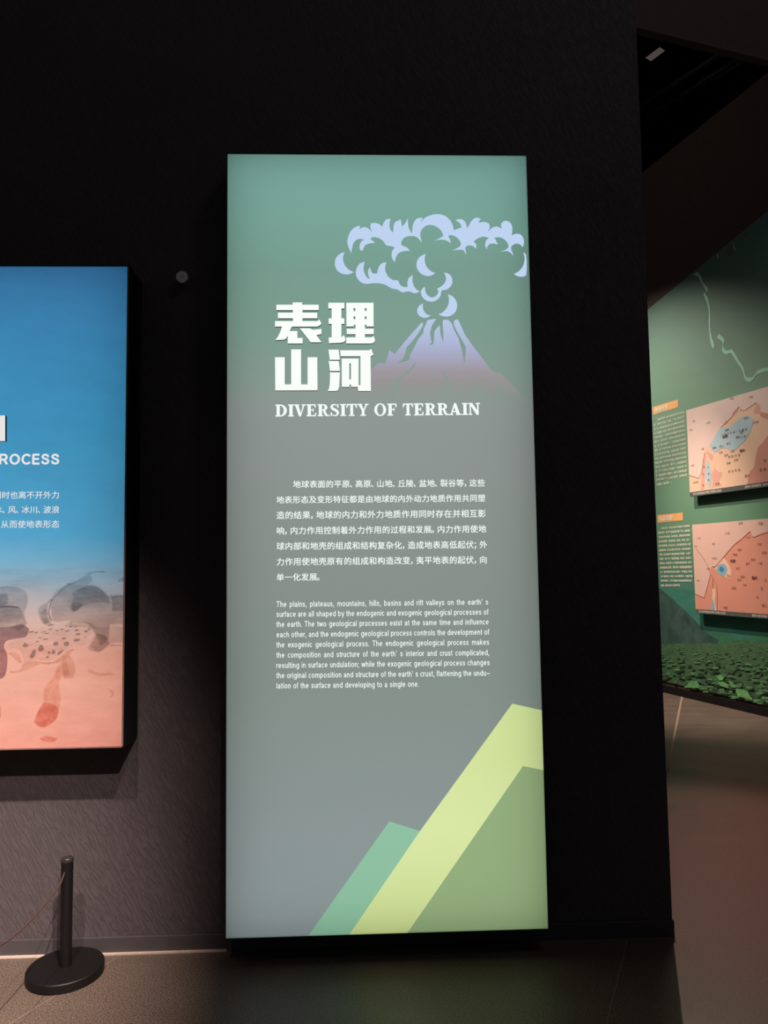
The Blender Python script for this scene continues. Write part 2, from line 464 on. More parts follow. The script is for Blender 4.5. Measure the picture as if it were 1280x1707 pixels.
def acrylic(name, stops):
    """translucent printed acrylic, lit from behind by the lamps in the box"""
    m, nt, out = newmat(name); t = nt.nodes.new('ShaderNodeBsdfTranslucent')
    if len(stops) == 1: t.inputs[0].default_value = lin(stops[0][1])
    else:
        nt.links.new(ramp(nt, z_fac(nt, Z0, Z1), stops), t.inputs[0])
    g = nt.nodes.new('ShaderNodeBsdfGlossy'); g.inputs['Roughness'].default_value = 0.35; g.inputs[0].default_value = (1, 1, 1, 1)
    mx = nt.nodes.new('ShaderNodeMixShader'); mx.inputs[0].default_value = 0.02
    nt.links.new(t.outputs[0], mx.inputs[1]); nt.links.new(g.outputs[0], mx.inputs[2]); nt.links.new(mx.outputs[0], out.inputs[0])
    return m
BGSTOPS = [(0.0, (139, 150, 152)), (0.12, (137, 148, 148)), (0.30, (131, 142, 137)), (0.45, (134, 143, 138)), (0.58, (139, 146, 144)),
           (0.66, (140, 149, 146)), (0.70, (132, 153, 145)), (0.76, (124, 154, 143)), (0.84, (118, 154, 142)), (0.90, (119, 161, 149)), (1.0, (122, 168, 160))]
M_BG = acrylic('printed_green_grey_acrylic', BGSTOPS)
M_LIME = acrylic('printed_lime_acrylic', [(0.0, (203, 220, 148)), (0.12, (214, 228, 164)), (0.22, (208, 224, 155)), (1.0, (194, 219, 140))])
M_OLIVE = acrylic('printed_olive_acrylic', [(0.0, (147, 172, 126))])
M_TEAL = acrylic('printed_teal_acrylic', [(0.0, (140, 190, 160))])
s7 = (480, 1150); k7 = 1280 / 460
P = lambda x, y: FACE.px(s7[0] + x / k7, s7[1] + y / k7)
def on_right(p): return (X1, p[1])
def on_bottom(p): return (p[0], Z0)
lime = [on_bottom(P(283, 1133)), on_bottom(P(553, 1124)), P(1090, 353), on_right(P(1180, 373)), on_right(P(1167, 95)), P(1040, 64), P(612, 655)]
oliv = [on_bottom(P(553, 1124)), (X1, Z0), on_right(P(1180, 373)), P(1090, 353)]
teal = [on_bottom(P(93, 1138)), on_bottom(P(283, 1133)), P(612, 655), P(470, 610)]
bgp = [(X0, Z0), on_bottom(P(93, 1138)), P(470, 610), P(612, 655), P(1040, 64), on_right(P(1167, 95)), (X1, Z1), (X0, Z1)]
fp = Flat(FACE, 0.0).uv([bgp]).build('face_panel', M_BG, LB)
Flat(FACE, 0.0).uv([lime]).build('mountain_stripe', M_LIME, LB)['label'] = 'pale lime diagonal stripe'
Flat(FACE, 0.0).uv([oliv]).build('mountain_stripe', M_OLIVE, LB)['label'] = 'olive green corner field'
Flat(FACE, 0.0).uv([teal]).build('mountain_stripe', M_TEAL, LB)['label'] = 'teal green diagonal stripe'
lamps('light_box_lamps', X0, X1, Z0, Z1, -0.012, 0.02, 1.08, (1.0, 1.0, 0.99))

# backlit print: cloud and volcano
M_CLOUD = glow('backlit_pale_blue_print', (190, 211, 240))
def fade_mat():
    m, nt, out = newmat('backlit_volcano_print')
    zt = CAM[2] + 0; za = FACE.px(640, 530)[1]; zb = FACE.px(640, 669)[1]
    fz = z_fac(nt, zb, za)
    e = nt.nodes.new('ShaderNodeEmission'); nt.links.new(ramp(nt, fz, [(0.0, (150, 146, 146)), (0.22, (154, 146, 148)), (0.36, (160, 152, 160)), (0.54, (167, 168, 194)), (0.70, (174, 184, 214)), (1.0, (184, 202, 230))]), e.inputs[0])
    t = nt.nodes.new('ShaderNodeBsdfTransparent'); mx = nt.nodes.new('ShaderNodeMixShader')
    nt.links.new(ramp(nt, fz, [(0.0, (0, 0, 0, 1)), (0.10, (0.35, 0.35, 0.35, 1)), (0.25, (0.85, 0.85, 0.85, 1)), (0.5, (1, 1, 1, 1))]), mx.inputs[0])
    nt.links.new(t.outputs[0], mx.inputs[1]); nt.links.new(e.outputs[0], mx.inputs[2]); nt.links.new(mx.outputs[0], out.inputs[0])
    try: m.cycles.emission_sampling = 'NONE'
    except Exception: pass
    return m
M_VOLC = fade_mat()
s5 = (540, 340); k5 = 1280 / 360
CLOUD = [(162,292),(140,240),(142,200),(160,160),(185,138),(214,128),(210,150),(235,138),(262,145),(285,170),(275,140),(277,115),(305,113),(330,122),(345,135),(355,110),(368,93),(394,88),(388,125),(395,155),(410,170),(412,135),(420,110),(455,92),(462,135),(478,118),(497,86),(499,130),(508,155),(522,178),(524,140),(535,105),(555,85),(586,84),(568,115),(600,82),(640,65),(675,61),(715,70),(745,95),(762,125),(768,156),(815,140),(805,115),(778,96),(810,90),(835,105),(845,130),(848,147),(860,125),(875,100),(900,82),(928,88),(915,112),(955,108),(980,122),(980,145),(970,165),(1000,140),(1025,135),(1055,148),(1048,125),(1060,106),(1085,101),(1108,118),(1116,150),(1112,188),(1135,178),(1165,182),(1183,210),(1184,240),(1176,257),(1160,240),(1135,236),(1112,250),(1108,268),(1118,290),(1120,308),(1108,292),(1085,280),(1040,284),(1075,272),(1092,258),(1088,235),(1070,212),(1040,198),(1010,200),(1030,240),(990,235),(970,250),(964,270),(955,245),(962,215),(978,202),(945,194),(910,205),(885,225),(902,240),(900,266),(885,252),(860,246),(840,254),(838,275),(845,300),(835,290),(825,274),(800,272),(758,276),(790,262),(810,245),(805,220),(785,198),(760,186),(735,188),(748,215),(750,233),(730,220),(700,212),(655,217),(680,206),(708,190),(695,160),(670,138),(640,126),(610,128),(585,145),(570,175),(580,232),(565,212),(545,195),(515,190),(480,198),(460,220),(458,245),(490,258),(510,278),(465,282),(440,295),(425,320),(420,346),(405,325),(400,300),(405,278),(420,258),(395,250),(370,246),(350,220),(325,203),(290,197),(275,208),(303,231),(265,235),(240,250),(228,280),(213,270),(212,245),(222,222),(240,212),(205,208),(180,225),(168,255)]
PUFFS = [[(122,286),(95,296),(72,320),(64,350),(70,380),(90,405),(125,418),(155,415),(178,404),(150,392),(128,370),(114,340),(113,312)],
 [(242,344),(215,352),(195,378),(188,408),(194,435),(215,462),(248,474),(300,470),(355,476),(400,500),(435,508),(465,524),(500,518),(540,530),(568,518),(548,508),(530,480),(524,450),(526,422),(502,440),(494,470),(496,492),(470,492),(450,478),(437,454),(410,452),(385,435),(368,410),(362,380),(370,345),(340,354),(322,380),(315,412),(290,412),(278,395),(272,374),(262,395),(262,420),(272,446),(255,436),(240,410),(234,380)],
 [(602,296),(570,312),(550,342),(549,375),(565,405),(595,424),(630,427),(659,410),(635,400),(610,375),(598,345),(597,320)],
 [(711,407),(740,415),(758,440),(760,470),(745,495),(720,510),(697,514),(692,540),(675,565),(645,579),(610,574),(585,555),(574,525),(580,505),(598,491),(600,515),(612,540),(635,554),(660,548),(675,530),(676,512),(668,504),(700,485),(720,460),(722,435)],
 [(733,536),(762,548),(785,580),(788,612),(775,645),(745,665),(710,667),(676,654),(700,645),(725,620),(738,590),(740,560)],
 [(587,589),(563,605),(552,630),(558,655),(580,672),(605,675),(634,662),(610,655),(592,635),(585,610)],
 [(1180,289),(1197,300),(1198,420),(1175,432),(1145,428),(1124,415),(1150,402),(1175,375),(1187,340),(1187,310)]]
fl = Flat(FACE, 0.001)
for lp in [CLOUD] + PUFFS: fl.px([lp], s5, k5, 3)
cl = fl.build('ash_cloud', M_CLOUD, LB)
for vtx in cl.data.vertices:                                # nothing printed past the edge of the sign
    vtx.co.x = min(vtx.co.x, X1 - 0.097 - 0.001)
VOLC = [(40,1162),(150,1095),(280,985),(320,945),(345,944),(362,950),(388,866),(418,891),(500,790),(576,706),(584,700),(586,722),(560,765),(525,812),(488,852),(480,890),(468,915),(434,947),(506,926),(512,890),(535,850),(560,800),(588,765),(592,735),(605,710),(612,690),(640,684),(665,681),(640,720),(628,760),(632,795),(638,822),(616,841),(648,830),(652,800),(653,760),(668,735),(685,720),(690,770),(706,824),(708,770),(703,720),(704,687),(735,687),(755,705),(770,745),(798,800),(815,860),(832,955),(838,900),(841,850),(820,810),(790,760),(768,715),(772,690),(792,683),(810,720),(835,775),(880,840),(930,905),(990,985),(1010,1000),(1045,1005),(1090,1050),(1150,1110),(1190,1162)] + [(1062,1162),(1065,1145),(1035,1100),(1030,1055),(1020,1130),(1022,1162),(945,1162),(945,1140),(935,1110),(905,1075),(882,1042),(898,1080),(918,1115),(900,1130),(905,1162),(735,1162),(728,1125),(735,1105),(764,1085),(752,1065),(735,1040),(715,1005),(696,978),(725,1050),(730,1080),(710,1095),(696,1120),(700,1162),(465,1162),(450,1120),(436,1080),(438,1055),(470,1025),(505,1000),(535,965),(550,928),(516,970),(484,1002),(436,1030),(398,1070),(415,1110),(428,1162)]
Flat(FACE, 0.001).px([VOLC], s5, k5).build('volcano', M_VOLC, LB)

# raised title characters
M_WHITE = glow('backlit_white_acrylic', (250, 255, 249), 1.0)
M_SIDE = plain('letter_edge_grey_green', (70, 92, 84), 0.6, 0.3)
s4 = (420, 480); k4 = 1280 / 260
R_ = lambda x0, y0, x1, y1: [(x0, y0), (x1, y0), (x1, y1), (x0, y1)]
CH = {
 'upper left': [[[(192,281),(338,281),(338,258),(216,258),(216,212),(338,212),(338,191),(203,191),(203,147),(336,147),(336,128),(414,128),(414,147),(549,147),(549,191),(416,191),(416,212),(537,212),(537,258),(416,258),(416,281),(540,281),(553,266),(571,300),(560,315),(535,326),(330,326),(312,362),(375,362),(375,418),(418,418),(418,464),(296,464),(296,400),(282,425),(262,433),(192,436),(215,410),(232,375),(250,326),(192,326)]],
                [[(395,340),(478,340),(498,352),(572,344),(572,386),(530,396),(572,454),(484,454)]]],
 'upper right': [[[(628,131),(758,131),(758,178),(734,178),(734,258),(758,258),(758,304),(734,304),(734,414),(755,395),(770,432),(755,452),(725,458),(632,462),(630,414),(655,414),(655,304),(630,304),(630,258),(655,258),(655,178),(628,178)]],
                 [[(774,131),(996,131),(997,325),(940,325),(940,312),(926,312),(926,343),(998,343),(998,388),(926,388),(926,414),(980,414),(998,403),(1010,440),(995,460),(970,464),(774,464),(774,414),(850,414),(850,388),(778,388),(778,343),(850,343),(850,312),(836,312),(836,325),(776,325)],
                  R_(833,176,848,199), R_(925,176,940,199), R_(833,244,848,266), R_(925,244,940,266)]],
 'lower left': [[[(192,576),(272,576),(272,798),(324,798),(324,512),(405,512),(405,798),(458,798),(458,576),(537,576),(540,846),(194,848)]]],
 'lower right': [[[(628,514),(712,514),(720,597),(640,597)]], [[(630,606),(712,606),(722,688),(642,688)]],
                 [[(642,700),(722,700),(716,820),(705,848),(690,852),(622,852),(634,830),(640,790)]],
                 [[(725,519),(962,519),(978,508),(996,556),(972,568),(975,852),(872,852),(868,805),(890,805),(890,568),(728,568)]],
                 [[(736,587),(874,587),(874,818),(814,818),(814,800),(800,800),(800,818),(738,818)], R_(798,627,813,757)]]}
for k, parts in CH.items():
    fl = Flat(FACE, 0.001, 0.012)
    for loops in parts: fl.px(loops, s4, k4)
    fl.build('title_character', [M_WHITE, M_SIDE], LB)['label'] = 'raised white title character, ' + k + ' of the four'

# slab serif heading
def arc(cx, cy, rx, ry, a0, a1, n=14):
    return [(cx + rx * math.cos(math.radians(a0 + (a1 - a0) * i / n)), cy + ry * math.sin(math.radians(a0 + (a1 - a0) * i / n))) for i in range(n + 1)]
def band(pts, ws):
    L, Rr = [], []
    for i, p in enumerate(pts):
        a = np.array(pts[max(0, i - 1)]); b_ = np.array(pts[min(len(pts) - 1, i + 1)]); d = b_ - a; d = d / np.linalg.norm(d)
        n = np.array([-d[1], d[0]]) * ws[i] / 2; L.append(tuple(np.array(p) + n)); Rr.append(tuple(np.array(p) - n))
    return L + Rr[::-1]
h, t_ = 0.10, 0.24
def stem(x, x2=None): x2 = x2 or x + t_; return [R_(x, 0, x2, 1), R_(x - .09, 0, x2 + .09, h), R_(x - .09, 1 - h, x2 + .09, 1)]
SER = {
 'I': (.45, [[p] for p in stem(.12)]),
 'D': (.92, [[p] for p in stem(.12)] + [[[(.3, 0)] + arc(.38, .5, .5, .5, -90, 90) + [(.3, 1), (.3, 1-h)] + arc(.38, .5, .27, .5-h, 90, -90) + [(.3, h)]]]),
 'V': (.86, [[[(.06, 1), (.30, 1), (.50, .28), (.66, 1), (.78, 1), (.50, 0), (.36, 0)]], [R_(0, 1-h, .38, 1)], [R_(.56, 1-h, .86, 1)]]),
 'E': (.80, [[p] for p in stem(.12)] + [[R_(.3, 0, .72, h)], [R_(.3, 1-h, .70, 1)], [R_(.3, .46, .56, .55)], [R_(.50, .36, .56, .65)], [[(.72, 0), (.76, .3), (.69, .3), (.60, .05)]], [[(.70, 1), (.73, .72), (.66, .72), (.58, .95)]]]),
 'F': (.76, [[p] for p in stem(.12)] + [[R_(.3, 1-h, .70, 1)], [R_(.3, .46, .56, .55)], [R_(.50, .36, .56, .65)], [[(.70, 1), (.73, .70), (.66, .70), (.58, .95)]]]),
 'R': (.90, [[p] for p in stem(.12)] + [[[(.3, .46)] + arc(.44, .73, .32, .27, -90, 90) + [(.3, 1), (.3, 1-h)] + arc(.42, .73, .13, .27-h, 90, -90) + [(.3, .55)]], [[(.40, .52), (.58, .52), (.74, .14), (.80, h), (.92, h), (.92, 0), (.64, 0), (.55, .12)]]]),
 'S': (.74, [[band([(.63, .70), (.58, .88), (.40, .955), (.22, .93), (.14, .76), (.22, .62), (.40, .52), (.56, .40), (.62, .24), (.54, .08), (.36, .04), (.18, .10), (.10, .32)],
                   [.05, .07, .09, .15, .19, .21, .22, .21, .19, .13, .09, .08, .05])], [R_(.58, .68, .66, 1.0)], [R_(.08, 0, .16, .33)]]),
 'T': (.80, [[R_(.30, 0, .51, 1)], [R_(.20, 0, .61, h)], [R_(.04, 1-h, .77, 1)], [[(.04, 1), (.01, .68), (.08, .68), (.17, .95)]], [[(.77, 1), (.80, .68), (.73, .68), (.64, .95)]]]),
 'Y': (.84, [[R_(.33, 0, .53, .5)], [R_(.22, 0, .64, h)], [[(.06, 1), (.29, 1), (.47, .55), (.66, 1), (.77, 1), (.53, .44), (.33, .44)]], [R_(0, 1-h, .36, 1)], [R_(.56, 1-h, .84, 1)]]),
 'O': (.94, [[arc(.46, .5, .44, .53, 0, 360, 28)[:-1], arc(.46, .5, .23, .44, 0, 360, 28)[:-1]]]),
 'A': (.92, [[[(.08, 0), (.19, 0), (.27, .24), (.50, .24), (.59, 0), (.83, 0), (.52, 1), (.38, 1)], [(.30, .33), (.47, .33), (.39, .66)]], [R_(0, 0, .30, h)], [R_(.50, 0, .92, h)]]),
 'N': (.96, [[R_(.12, 0, .22, 1)], [R_(.03, 0, .31, h)], [[(.04, 1), (.32, 1), (.76, .24), (.76, 0), (.64, 0), (.16, .84)]], [R_(.68, 0, .79, 1)], [R_(.58, 1-h, .90, 1)], [R_(.03, 1-h, .3, 1)]]),
 ' ': (.36, [])}
fl = Flat(FACE, 0.0015)
a0, b0 = FACE.px(458.3, 694.6); a1, b1 = FACE.px(802, 691.6); capz = FACE.px(460, 674.5)[1] - b0
word = 'DIVERSITY OF TERRAIN'; tot = sum(SER[c][0] + .02 for c in word); sx = (a1 - a0) / tot; x = 0
for c in word:
    for loops in SER[c][1]:
        fl.uv([[(a0 + (x + p[0]) * sx, b0 + (b1 - b0) * (x + p[0]) / tot + p[1] * capz) for p in lp] for lp in loops])
    x += SER[c][0] + .02
M_TXT = glow('backlit_white_print', (244, 252, 249), 1.0)
fl.build('english_title', M_TXT, LB)

c6 = lambda x, y: (440 + x / 3.2, 780 + y / 3.2)
for s_, A, B in (('地球表面的平原、高原、山地、丘陵、盆地、裂谷等，这些', (155, 87), (1180, 79)),
                 ('地表形态及变形特征都是由地球的内外动力地质作用共同塑', (66, 170), (1182, 160)),
                 ('造的结果，地球的内力和外力地质作用同时存在并相互影', (66, 252), (1185, 242)),
                 ('响，内力作用控制着外力作用的过程和发展。内力作用使地', (66, 335), (1187, 324)),
                 ('球内部和地壳的组成和结构复杂化，造成地表高低起伏；外', (66, 417), (1192, 408)),
                 ('力作用使地壳原有的组成和构造改变，夷平地表的起伏，向', (66, 500), (1192, 489)),
                 ('单一化发展。', (66, 583), (312, 580))):
    tx = Text(FACE, 0.001); tx.cjk(s_, c6(*A), c6(*B), 0.97, 0.012); tx.build('chinese_text_line', M_TXT, LB)
c7 = lambda x, y: (440 + x / 3.2, 980 + y / 3.2)
ENG = [('The plains, plateaus, mountains, hills, basins and rift valleys on the earth’ s', (66, 102), (1197, 89)),
       ('surface are all shaped by the endogenic and exogenic geological processes of', (65, 155), (1198, 142)),
       ('the earth. The two geological processes exist at the same time and influence', (65, 209), (1200, 195)),
       ('each other, and the endogenic geological process controls the development of', (65, 264), (1202, 249)),
       ('the exogenic geological process. The endogenic geological process makes', (65, 318), (1202, 303)),
       ('the composition and structure of the earth’ s interior and crust complicated,', (65, 373), (1203, 359)),
       ('resulting in surface undulation; while the exogenic geological process changes', (65, 428), (1205, 412)),
       ('the original composition and structure of the earth’ s crust, flattening the undu–', (65, 482), (1207, 468)),
       ('lation of the surface and developing to a single one.', (65, 537), (828, 527))]
em = (FACE.px(460, 1000)[1] - FACE.px(460, 1009.4)[1])
xs = 1.0
for s_, A, B in ENG[:8]:
    L = FACE.px(*c7(*B))[0] - FACE.px(*c7(*A))[0]; ws = s_.split(' ')
    xs = min(xs, (L - (len(ws) - 1) * 0.30 * em) / sum(word_run(w)[1] * em for w in ws))
for s_, A, B in ENG:
    tx = Text(FACE, 0.001); tx.words(s_, c7(*A), c7(*B), em, xs); tx.build('english_text_line', M_TXT, LB)

# ------------------------------------------------------------------ display panel on the left
LX1, LZ0, LZ1, LD = -0.8996, 0.8343, 2.6953, 0.18
LP = Plane((0, -LD, 0), (1, 0, 0))
DP = thing('display_panel', (-2.3, -0.09, LZ0), 'wide printed panel fading from blue sky to orange rock, on the wall', 'panel')
M_PB = plain('black_panel_edge', (20, 19, 20), 0.7, 0.2)
LX0 = -3.7
v, f = [], []
for b_ in ((LX0 - T, LX0, -LD, -.004, LZ0 - T, LZ1 + T), (LX1, LX1 + T, -LD, -.004, LZ0 - T, LZ1 + T), (LX0, LX1, -LD, -.004, LZ0 - T, LZ0),
           (LX0, LX1, -LD, -.004, LZ1, LZ1 + T), (LX0, LX1, -.010, -.004, LZ0, LZ1)):
    vv, ff = box_vf(*b_); k = len(v); v += vv; f += [tuple(k + i for i in q) for q in ff]
obj('casing', v, f, M_PB, DP)
lining(DP, LX0, LX1, LZ0, LZ1, LD)
lamps('display_panel_lamps', LX0, LX1, LZ0, LZ1, -0.014, 0.03, 1.08, (1.0, 0.99, 0.98))
def sky_print():
    m, nt, out = newmat('printed_sky_and_sand')
    f_ = z_fac(nt, LZ0, LZ1, 0.03)
    yz = lambda y: (LP.px(130, y)[1] - LZ0) / (LZ1 - LZ0)
    st = [(0.0, (246, 176, 160)), (yz(1150), (240, 178, 158)), (yz(1085), (230, 172, 153)), (yz(1040), (214, 180, 168)), (yz(1000), (182, 178, 182)),
          (yz(965), (152, 180, 196)), (yz(935), (118, 176, 207)), (yz(890), (86, 170, 212)), (yz(700), (70, 160, 208)), (1.0, (68, 138, 194))]
    c = ramp(nt, f_, st)
    n = noise(nt, 6.0, 8.0, mapped(nt, position(nt), (1, 1, 2.2)))
    k = ramp(nt, n.outputs[0], [(0.35, (0.94, 0.93, 0.93, 1)), (0.65, (1, 1, 1, 1))])
    mx = nt.nodes.new('ShaderNodeMixRGB'); mx.blend_type = 'MULTIPLY'; mx.inputs[0].default_value = 1
    nt.links.new(c, mx.inputs[1]); nt.links.new(k, mx.inputs[2])
    t = nt.nodes.new('ShaderNodeBsdfTranslucent'); d = nt.nodes.new('ShaderNodeBsdfDiffuse'); sh = nt.nodes.new('ShaderNodeMixShader'); sh.inputs[0].default_value = 0.22
    for b_ in (t, d): nt.links.new(mx.outputs[0], b_.inputs[0])
    bp = nt.nodes.new('ShaderNodeBump'); bp.inputs['Strength'].default_value = .15; bp.inputs['Distance'].default_value = .001
    nt.links.new(noise(nt, 260, 2.0, position(nt)).outputs[0], bp.inputs['Height']); nt.links.new(bp.outputs[0], d.inputs['Normal'])
    nt.links.new(t.outputs[0], sh.inputs[1]); nt.links.new(d.outputs[0], sh.inputs[2]); nt.links.new(sh.outputs[0], out.inputs[0])
    return m
Flat(LP, 0.0).uv([[(LX0, LZ0), (LX1, LZ0), (LX1, LZ1), (LX0, LZ1)]]).build('printed_face', sky_print(), DP)
v, f = [], []
for b_ in ((LX1 - .002, LX1 + T, -LD - .0008, -LD, LZ0 - T, LZ1), (LX0, LX1 + T, -LD - .0008, -LD, LZ0 - T, LZ0)):
    vv, ff = box_vf(*b_); k = len(v); v += vv; f += [tuple(k + i for i in q) for q in ff]
obj('edge_strip', v, f, plain('brown_panel_rim', (120, 96, 92), 0.6, 0.3), DP)

def film(name, c0, c1, scale=14.0, stretch=(1, 1, 2.4), ragged=0.5):
    """layer of ink: tints the lit print under it; 'fade' softens its border"""
    m, nt, out = newmat(name); t = nt.nodes.new('ShaderNodeBsdfTransparent'); nt.links.new(t.outputs[0], out.inputs[0])
    n = noise(nt, scale, 8.0, mapped(nt, position(nt), stretch), 0.66)
    c = ramp(nt, n.outputs[0], [(0.34, (*c0, 1)), (0.66, (*c1, 1))])
    at = nt.nodes.new('ShaderNodeAttribute'); at.attribute_name = 'fade'
    n2 = noise(nt, scale * 1.5, 6.0, mapped(nt, position(nt), stretch))
    a = nt.nodes.new('ShaderNodeMath'); a.operation = 'MULTIPLY_ADD'; a.inputs[1].default_value = 1 + ragged; nt.links.new(at.outputs['Fac'], a.inputs[0])
    b = nt.nodes.new('ShaderNodeMath'); b.operation = 'MULTIPLY'; b.inputs[1].default_value = -ragged; nt.links.new(n2.outputs[0], b.inputs[0]); nt.links.new(b.outputs[0], a.inputs[2]); a.use_clamp = True
    mx = nt.nodes.new('ShaderNodeMixRGB'); nt.links.new(a.outputs[0], mx.inputs[0]); mx.inputs[1].default_value = (1, 1, 1, 1); nt.links.new(c, mx.inputs[2])
    nt.links.new(mx.outputs[0], t.inputs[0]); return m
s2 = (0, 900); k2 = 1280 / 380
_lay = [0.0004]
def ink(name, loops, mat, soft, n=3, holes=()):
    """printed shapes whose border fades over the given width"""
    V, F, W = [], [], []; off = _lay[0]; _lay[0] += 0.0002
    for lp in loops:
        P_ = [np.array(p, float) for p in (smooth_loop(lp, n) if n else lp)]
        if sum(P_[i-1][0] * P_[i][1] - P_[i][0] * P_[i-1][1] for i in range(len(P_))) < 0: P_ = P_[::-1]
        N_ = len(P_); inner = []
        for i in range(N_):
            d = P_[(i + 1) % N_] - P_[i - 1]; d = d / (np.linalg.norm(d) + 1e-9); inner.append(P_[i] + np.array([-d[1], d[0]]) * soft)
        b = len(V)
        for p in P_ + inner:
            a, z = LP.px(s2[0] + p[0] / k2, s2[1] + p[1] / k2); V.append(tuple(LP.at(min(a, LX1 - .002), z, off)))
        W += [0.0] * N_ + [1.0] * N_
        for i in range(N_): F.append((b + i, b + N_ + i, b + N_ + (i + 1) % N_, b + (i + 1) % N_))
        for t in tessellate_polygon([[Vector((p[0], p[1], 0)) for p in inner]]): F.append(tuple(b + N_ + i for i in t))
    o = obj(name, V, F, mat, DP); at = o.data.attributes.new('fade', 'FLOAT', 'POINT'); at.data.foreach_set('value', W)
    return o
I_STREAK = film('ink_wave_streaks', (0.80, 0.82, 0.84), (1.0, 1.0, 1.0), 5, (1, 1, 7), .2)
I_G1 = film('ink_grey_rock', (0.56, 0.60, 0.62), (0.84, 0.84, 0.85), 9, (1, 1, 3))
I_G2 = film('ink_brown_rock', (0.60, 0.60, 0.60), (0.86, 0.83, 0.82), 8, (1, 1, 3))
I_G3 = film('ink_dark_fold', (0.60, 0.63, 0.65), (0.86, 0.86, 0.87), 11, (1, 1, 3))
I_PUR = film('ink_purple_rock', (0.40, 0.36, 0.42), (0.60, 0.52, 0.56), 10)
I_SH = film('ink_sand_fold', (0.78, 0.68, 0.64), (0.94, 0.88, 0.85), 12, (1, 1, 2))
I_HC = film('ink_pale_rock', (0.86, 0.85, 0.85), (1, 1, 1), 26)
I_HOL = film('ink_hollow', (0.42, 0.43, 0.47), (0.66, 0.65, 0.67), 60)
I_RED = film('ink_red_streak', (0.86, 0.68, 0.62), (1.0, 0.93, 0.9), 22, (1, 1, 1.2))
I_RED2 = film('ink_deep_red_streak', (0.82, 0.54, 0.50), (0.97, 0.80, 0.76), 30, (1, 1, 1.2))
ink('wave_streaks', [[(-60,140),(150,150),(350,140),(560,120),(720,150),(720,330),(560,420),(350,330),(150,300),(-60,280)]], I_STREAK, 40)
ink('rock_outcrop', [[(-60,268),(40,255),(110,265),(152,290),(162,350),(142,420),(160,470),(110,510),(60,500),(-60,510)]], I_G1, 12)
ink('rock_outcrop', [[(-60,380),(50,368),(105,372),(130,400),(125,440),(90,470),(-60,470)], [(-60,300),(45,300),(50,345),(20,375),(-60,372)]], I_G3, 9)
ink('rock_outcrop', [[(275,350),(300,310),(380,240),(440,235),(500,245),(560,260),(615,310),(660,300),(715,300),(715,480),(625,480),(610,570),(560,600),(520,520),(470,470),(380,460),(300,465),(285,440),(280,400)]], I_G2, 16)
ink('rock_fold', [[(400,300),(410,330),(388,380),(405,412),(440,395),(470,370),(560,355),(620,360),(610,310),(560,270),(520,252),(470,262),(430,280)],
                  [(370,244),(430,225),(470,200),(490,180),(540,172),(600,180),(550,186),(512,196),(522,225),(500,250),(440,245),(390,258)],
                  [(212,390),(240,360),(300,330),(280,350),(272,390),(285,440),(300,475),(270,486),(235,468),(216,430)],
                  [(615,305),(715,310),(715,400),(625,405),(628,360)], [(658,238),(670,215),(715,200),(715,236)]], I_G3, 8)
ink('rock_fold', [[(225,420),(240,395),(262,380),(270,430),(280,470),(250,476)], [(400,355),(440,345),(470,365),(430,405),(408,405)], [(300,300),(370,250),(400,250),(340,300),(290,345)]], I_G3, 7)
ink('rock_outcrop', [[(380,470),(470,466),(560,480),(640,470),(715,480),(715,585),(630,592),(560,640),(510,610),(500,560),(522,520),(505,488),(440,478)]], film('ink_mauve_haze', (0.74, 0.72, 0.74), (0.92, 0.88, 0.88), 7, (1, 1, 2)), 22)
ink('rock_fold', [[(283,352),(292,340),(284,372),(279,400),(283,425),(296,452),(290,456),(276,430),(272,398)], [(-60,376),(40,368),(95,372),(118,384),(95,382),(40,378),(-60,386)], [(270,478),(300,472),(305,480),(272,484)]], I_PUR, 2)
ink('sand_grain', [[(-60,800),(100,760),(300,700),(500,640),(715,600),(715,1166),(-60,1180)]], film('ink_sand_grain', (0.91, 0.88, 0.86), (1.0, 1.0, 1.0), 6, (1, 1, 3), .2), 30)
ink('shaded_rock', [[(-60,490),(60,484),(130,470),(170,500),(150,545),(80,560),(38,572),(28,600),(45,640),(44,720),(20,778),(-60,790)]], I_PUR, 8)
ink('rock_shadow', [[(490,600),(525,560),(540,520),(600,540),(620,585),(560,630),(500,620)], [(620,590),(715,584),(715,600),(640,596)]], I_G2, 7)
ink('rock_fold', [[(130,690),(200,672),(270,690),(350,645),(385,615),(420,612),(350,690),(230,700),(120,745),(60,745),(52,735),(110,728)],
                  [(45,640),(62,625),(110,640),(130,690),(110,695),(60,650)], [(350,640),(400,650),(430,720),(415,780),(360,780),(345,720)]], I_SH, 9)
HC = [(30,600),(45,575),(80,560),(130,545),(170,510),(230,490),(300,490),(345,478),(400,465),(460,485),(512,492),(520,520),(500,545),(508,575),(470,592),(420,605),(380,612),(350,640),(310,660),(270,685),(200,670),(150,692),(130,685),(130,660),(105,615),(75,610),(45,615)]
ink('honeycomb_rock', [HC], I_HC, 2)
hl_ = []
for (x, y, rx, ry) in ((232,608,18,20),(315,582,17,13),(375,583,16,14),(433,561,18,10),(302,628,12,14),(278,632,9,10),(268,657,10,7),(440,529,15,7),(484,513,12,6),(502,501,9,6),(350,502,12,5),(322,509,12,5),(432,507,14,6),(380,510,18,5),(400,487,10,4),(285,502,12,4),(245,516,20,4),(178,516,16,6),(262,525,20,4),(205,520,12,5),(258,557,16,5),(212,570,10,5),(225,548,14,4),(360,553,14,7),(480,545,8,4),(375,482,9,4),(428,487,8,4)):
    hl_.append([(x + rx * math.cos(a) * (1 + .12 * math.sin(3 * a + x)), y + ry * math.sin(a) - rx * .12 * math.cos(a)) for a in np.linspace(0, 2 * math.pi, 14)[:-1]])
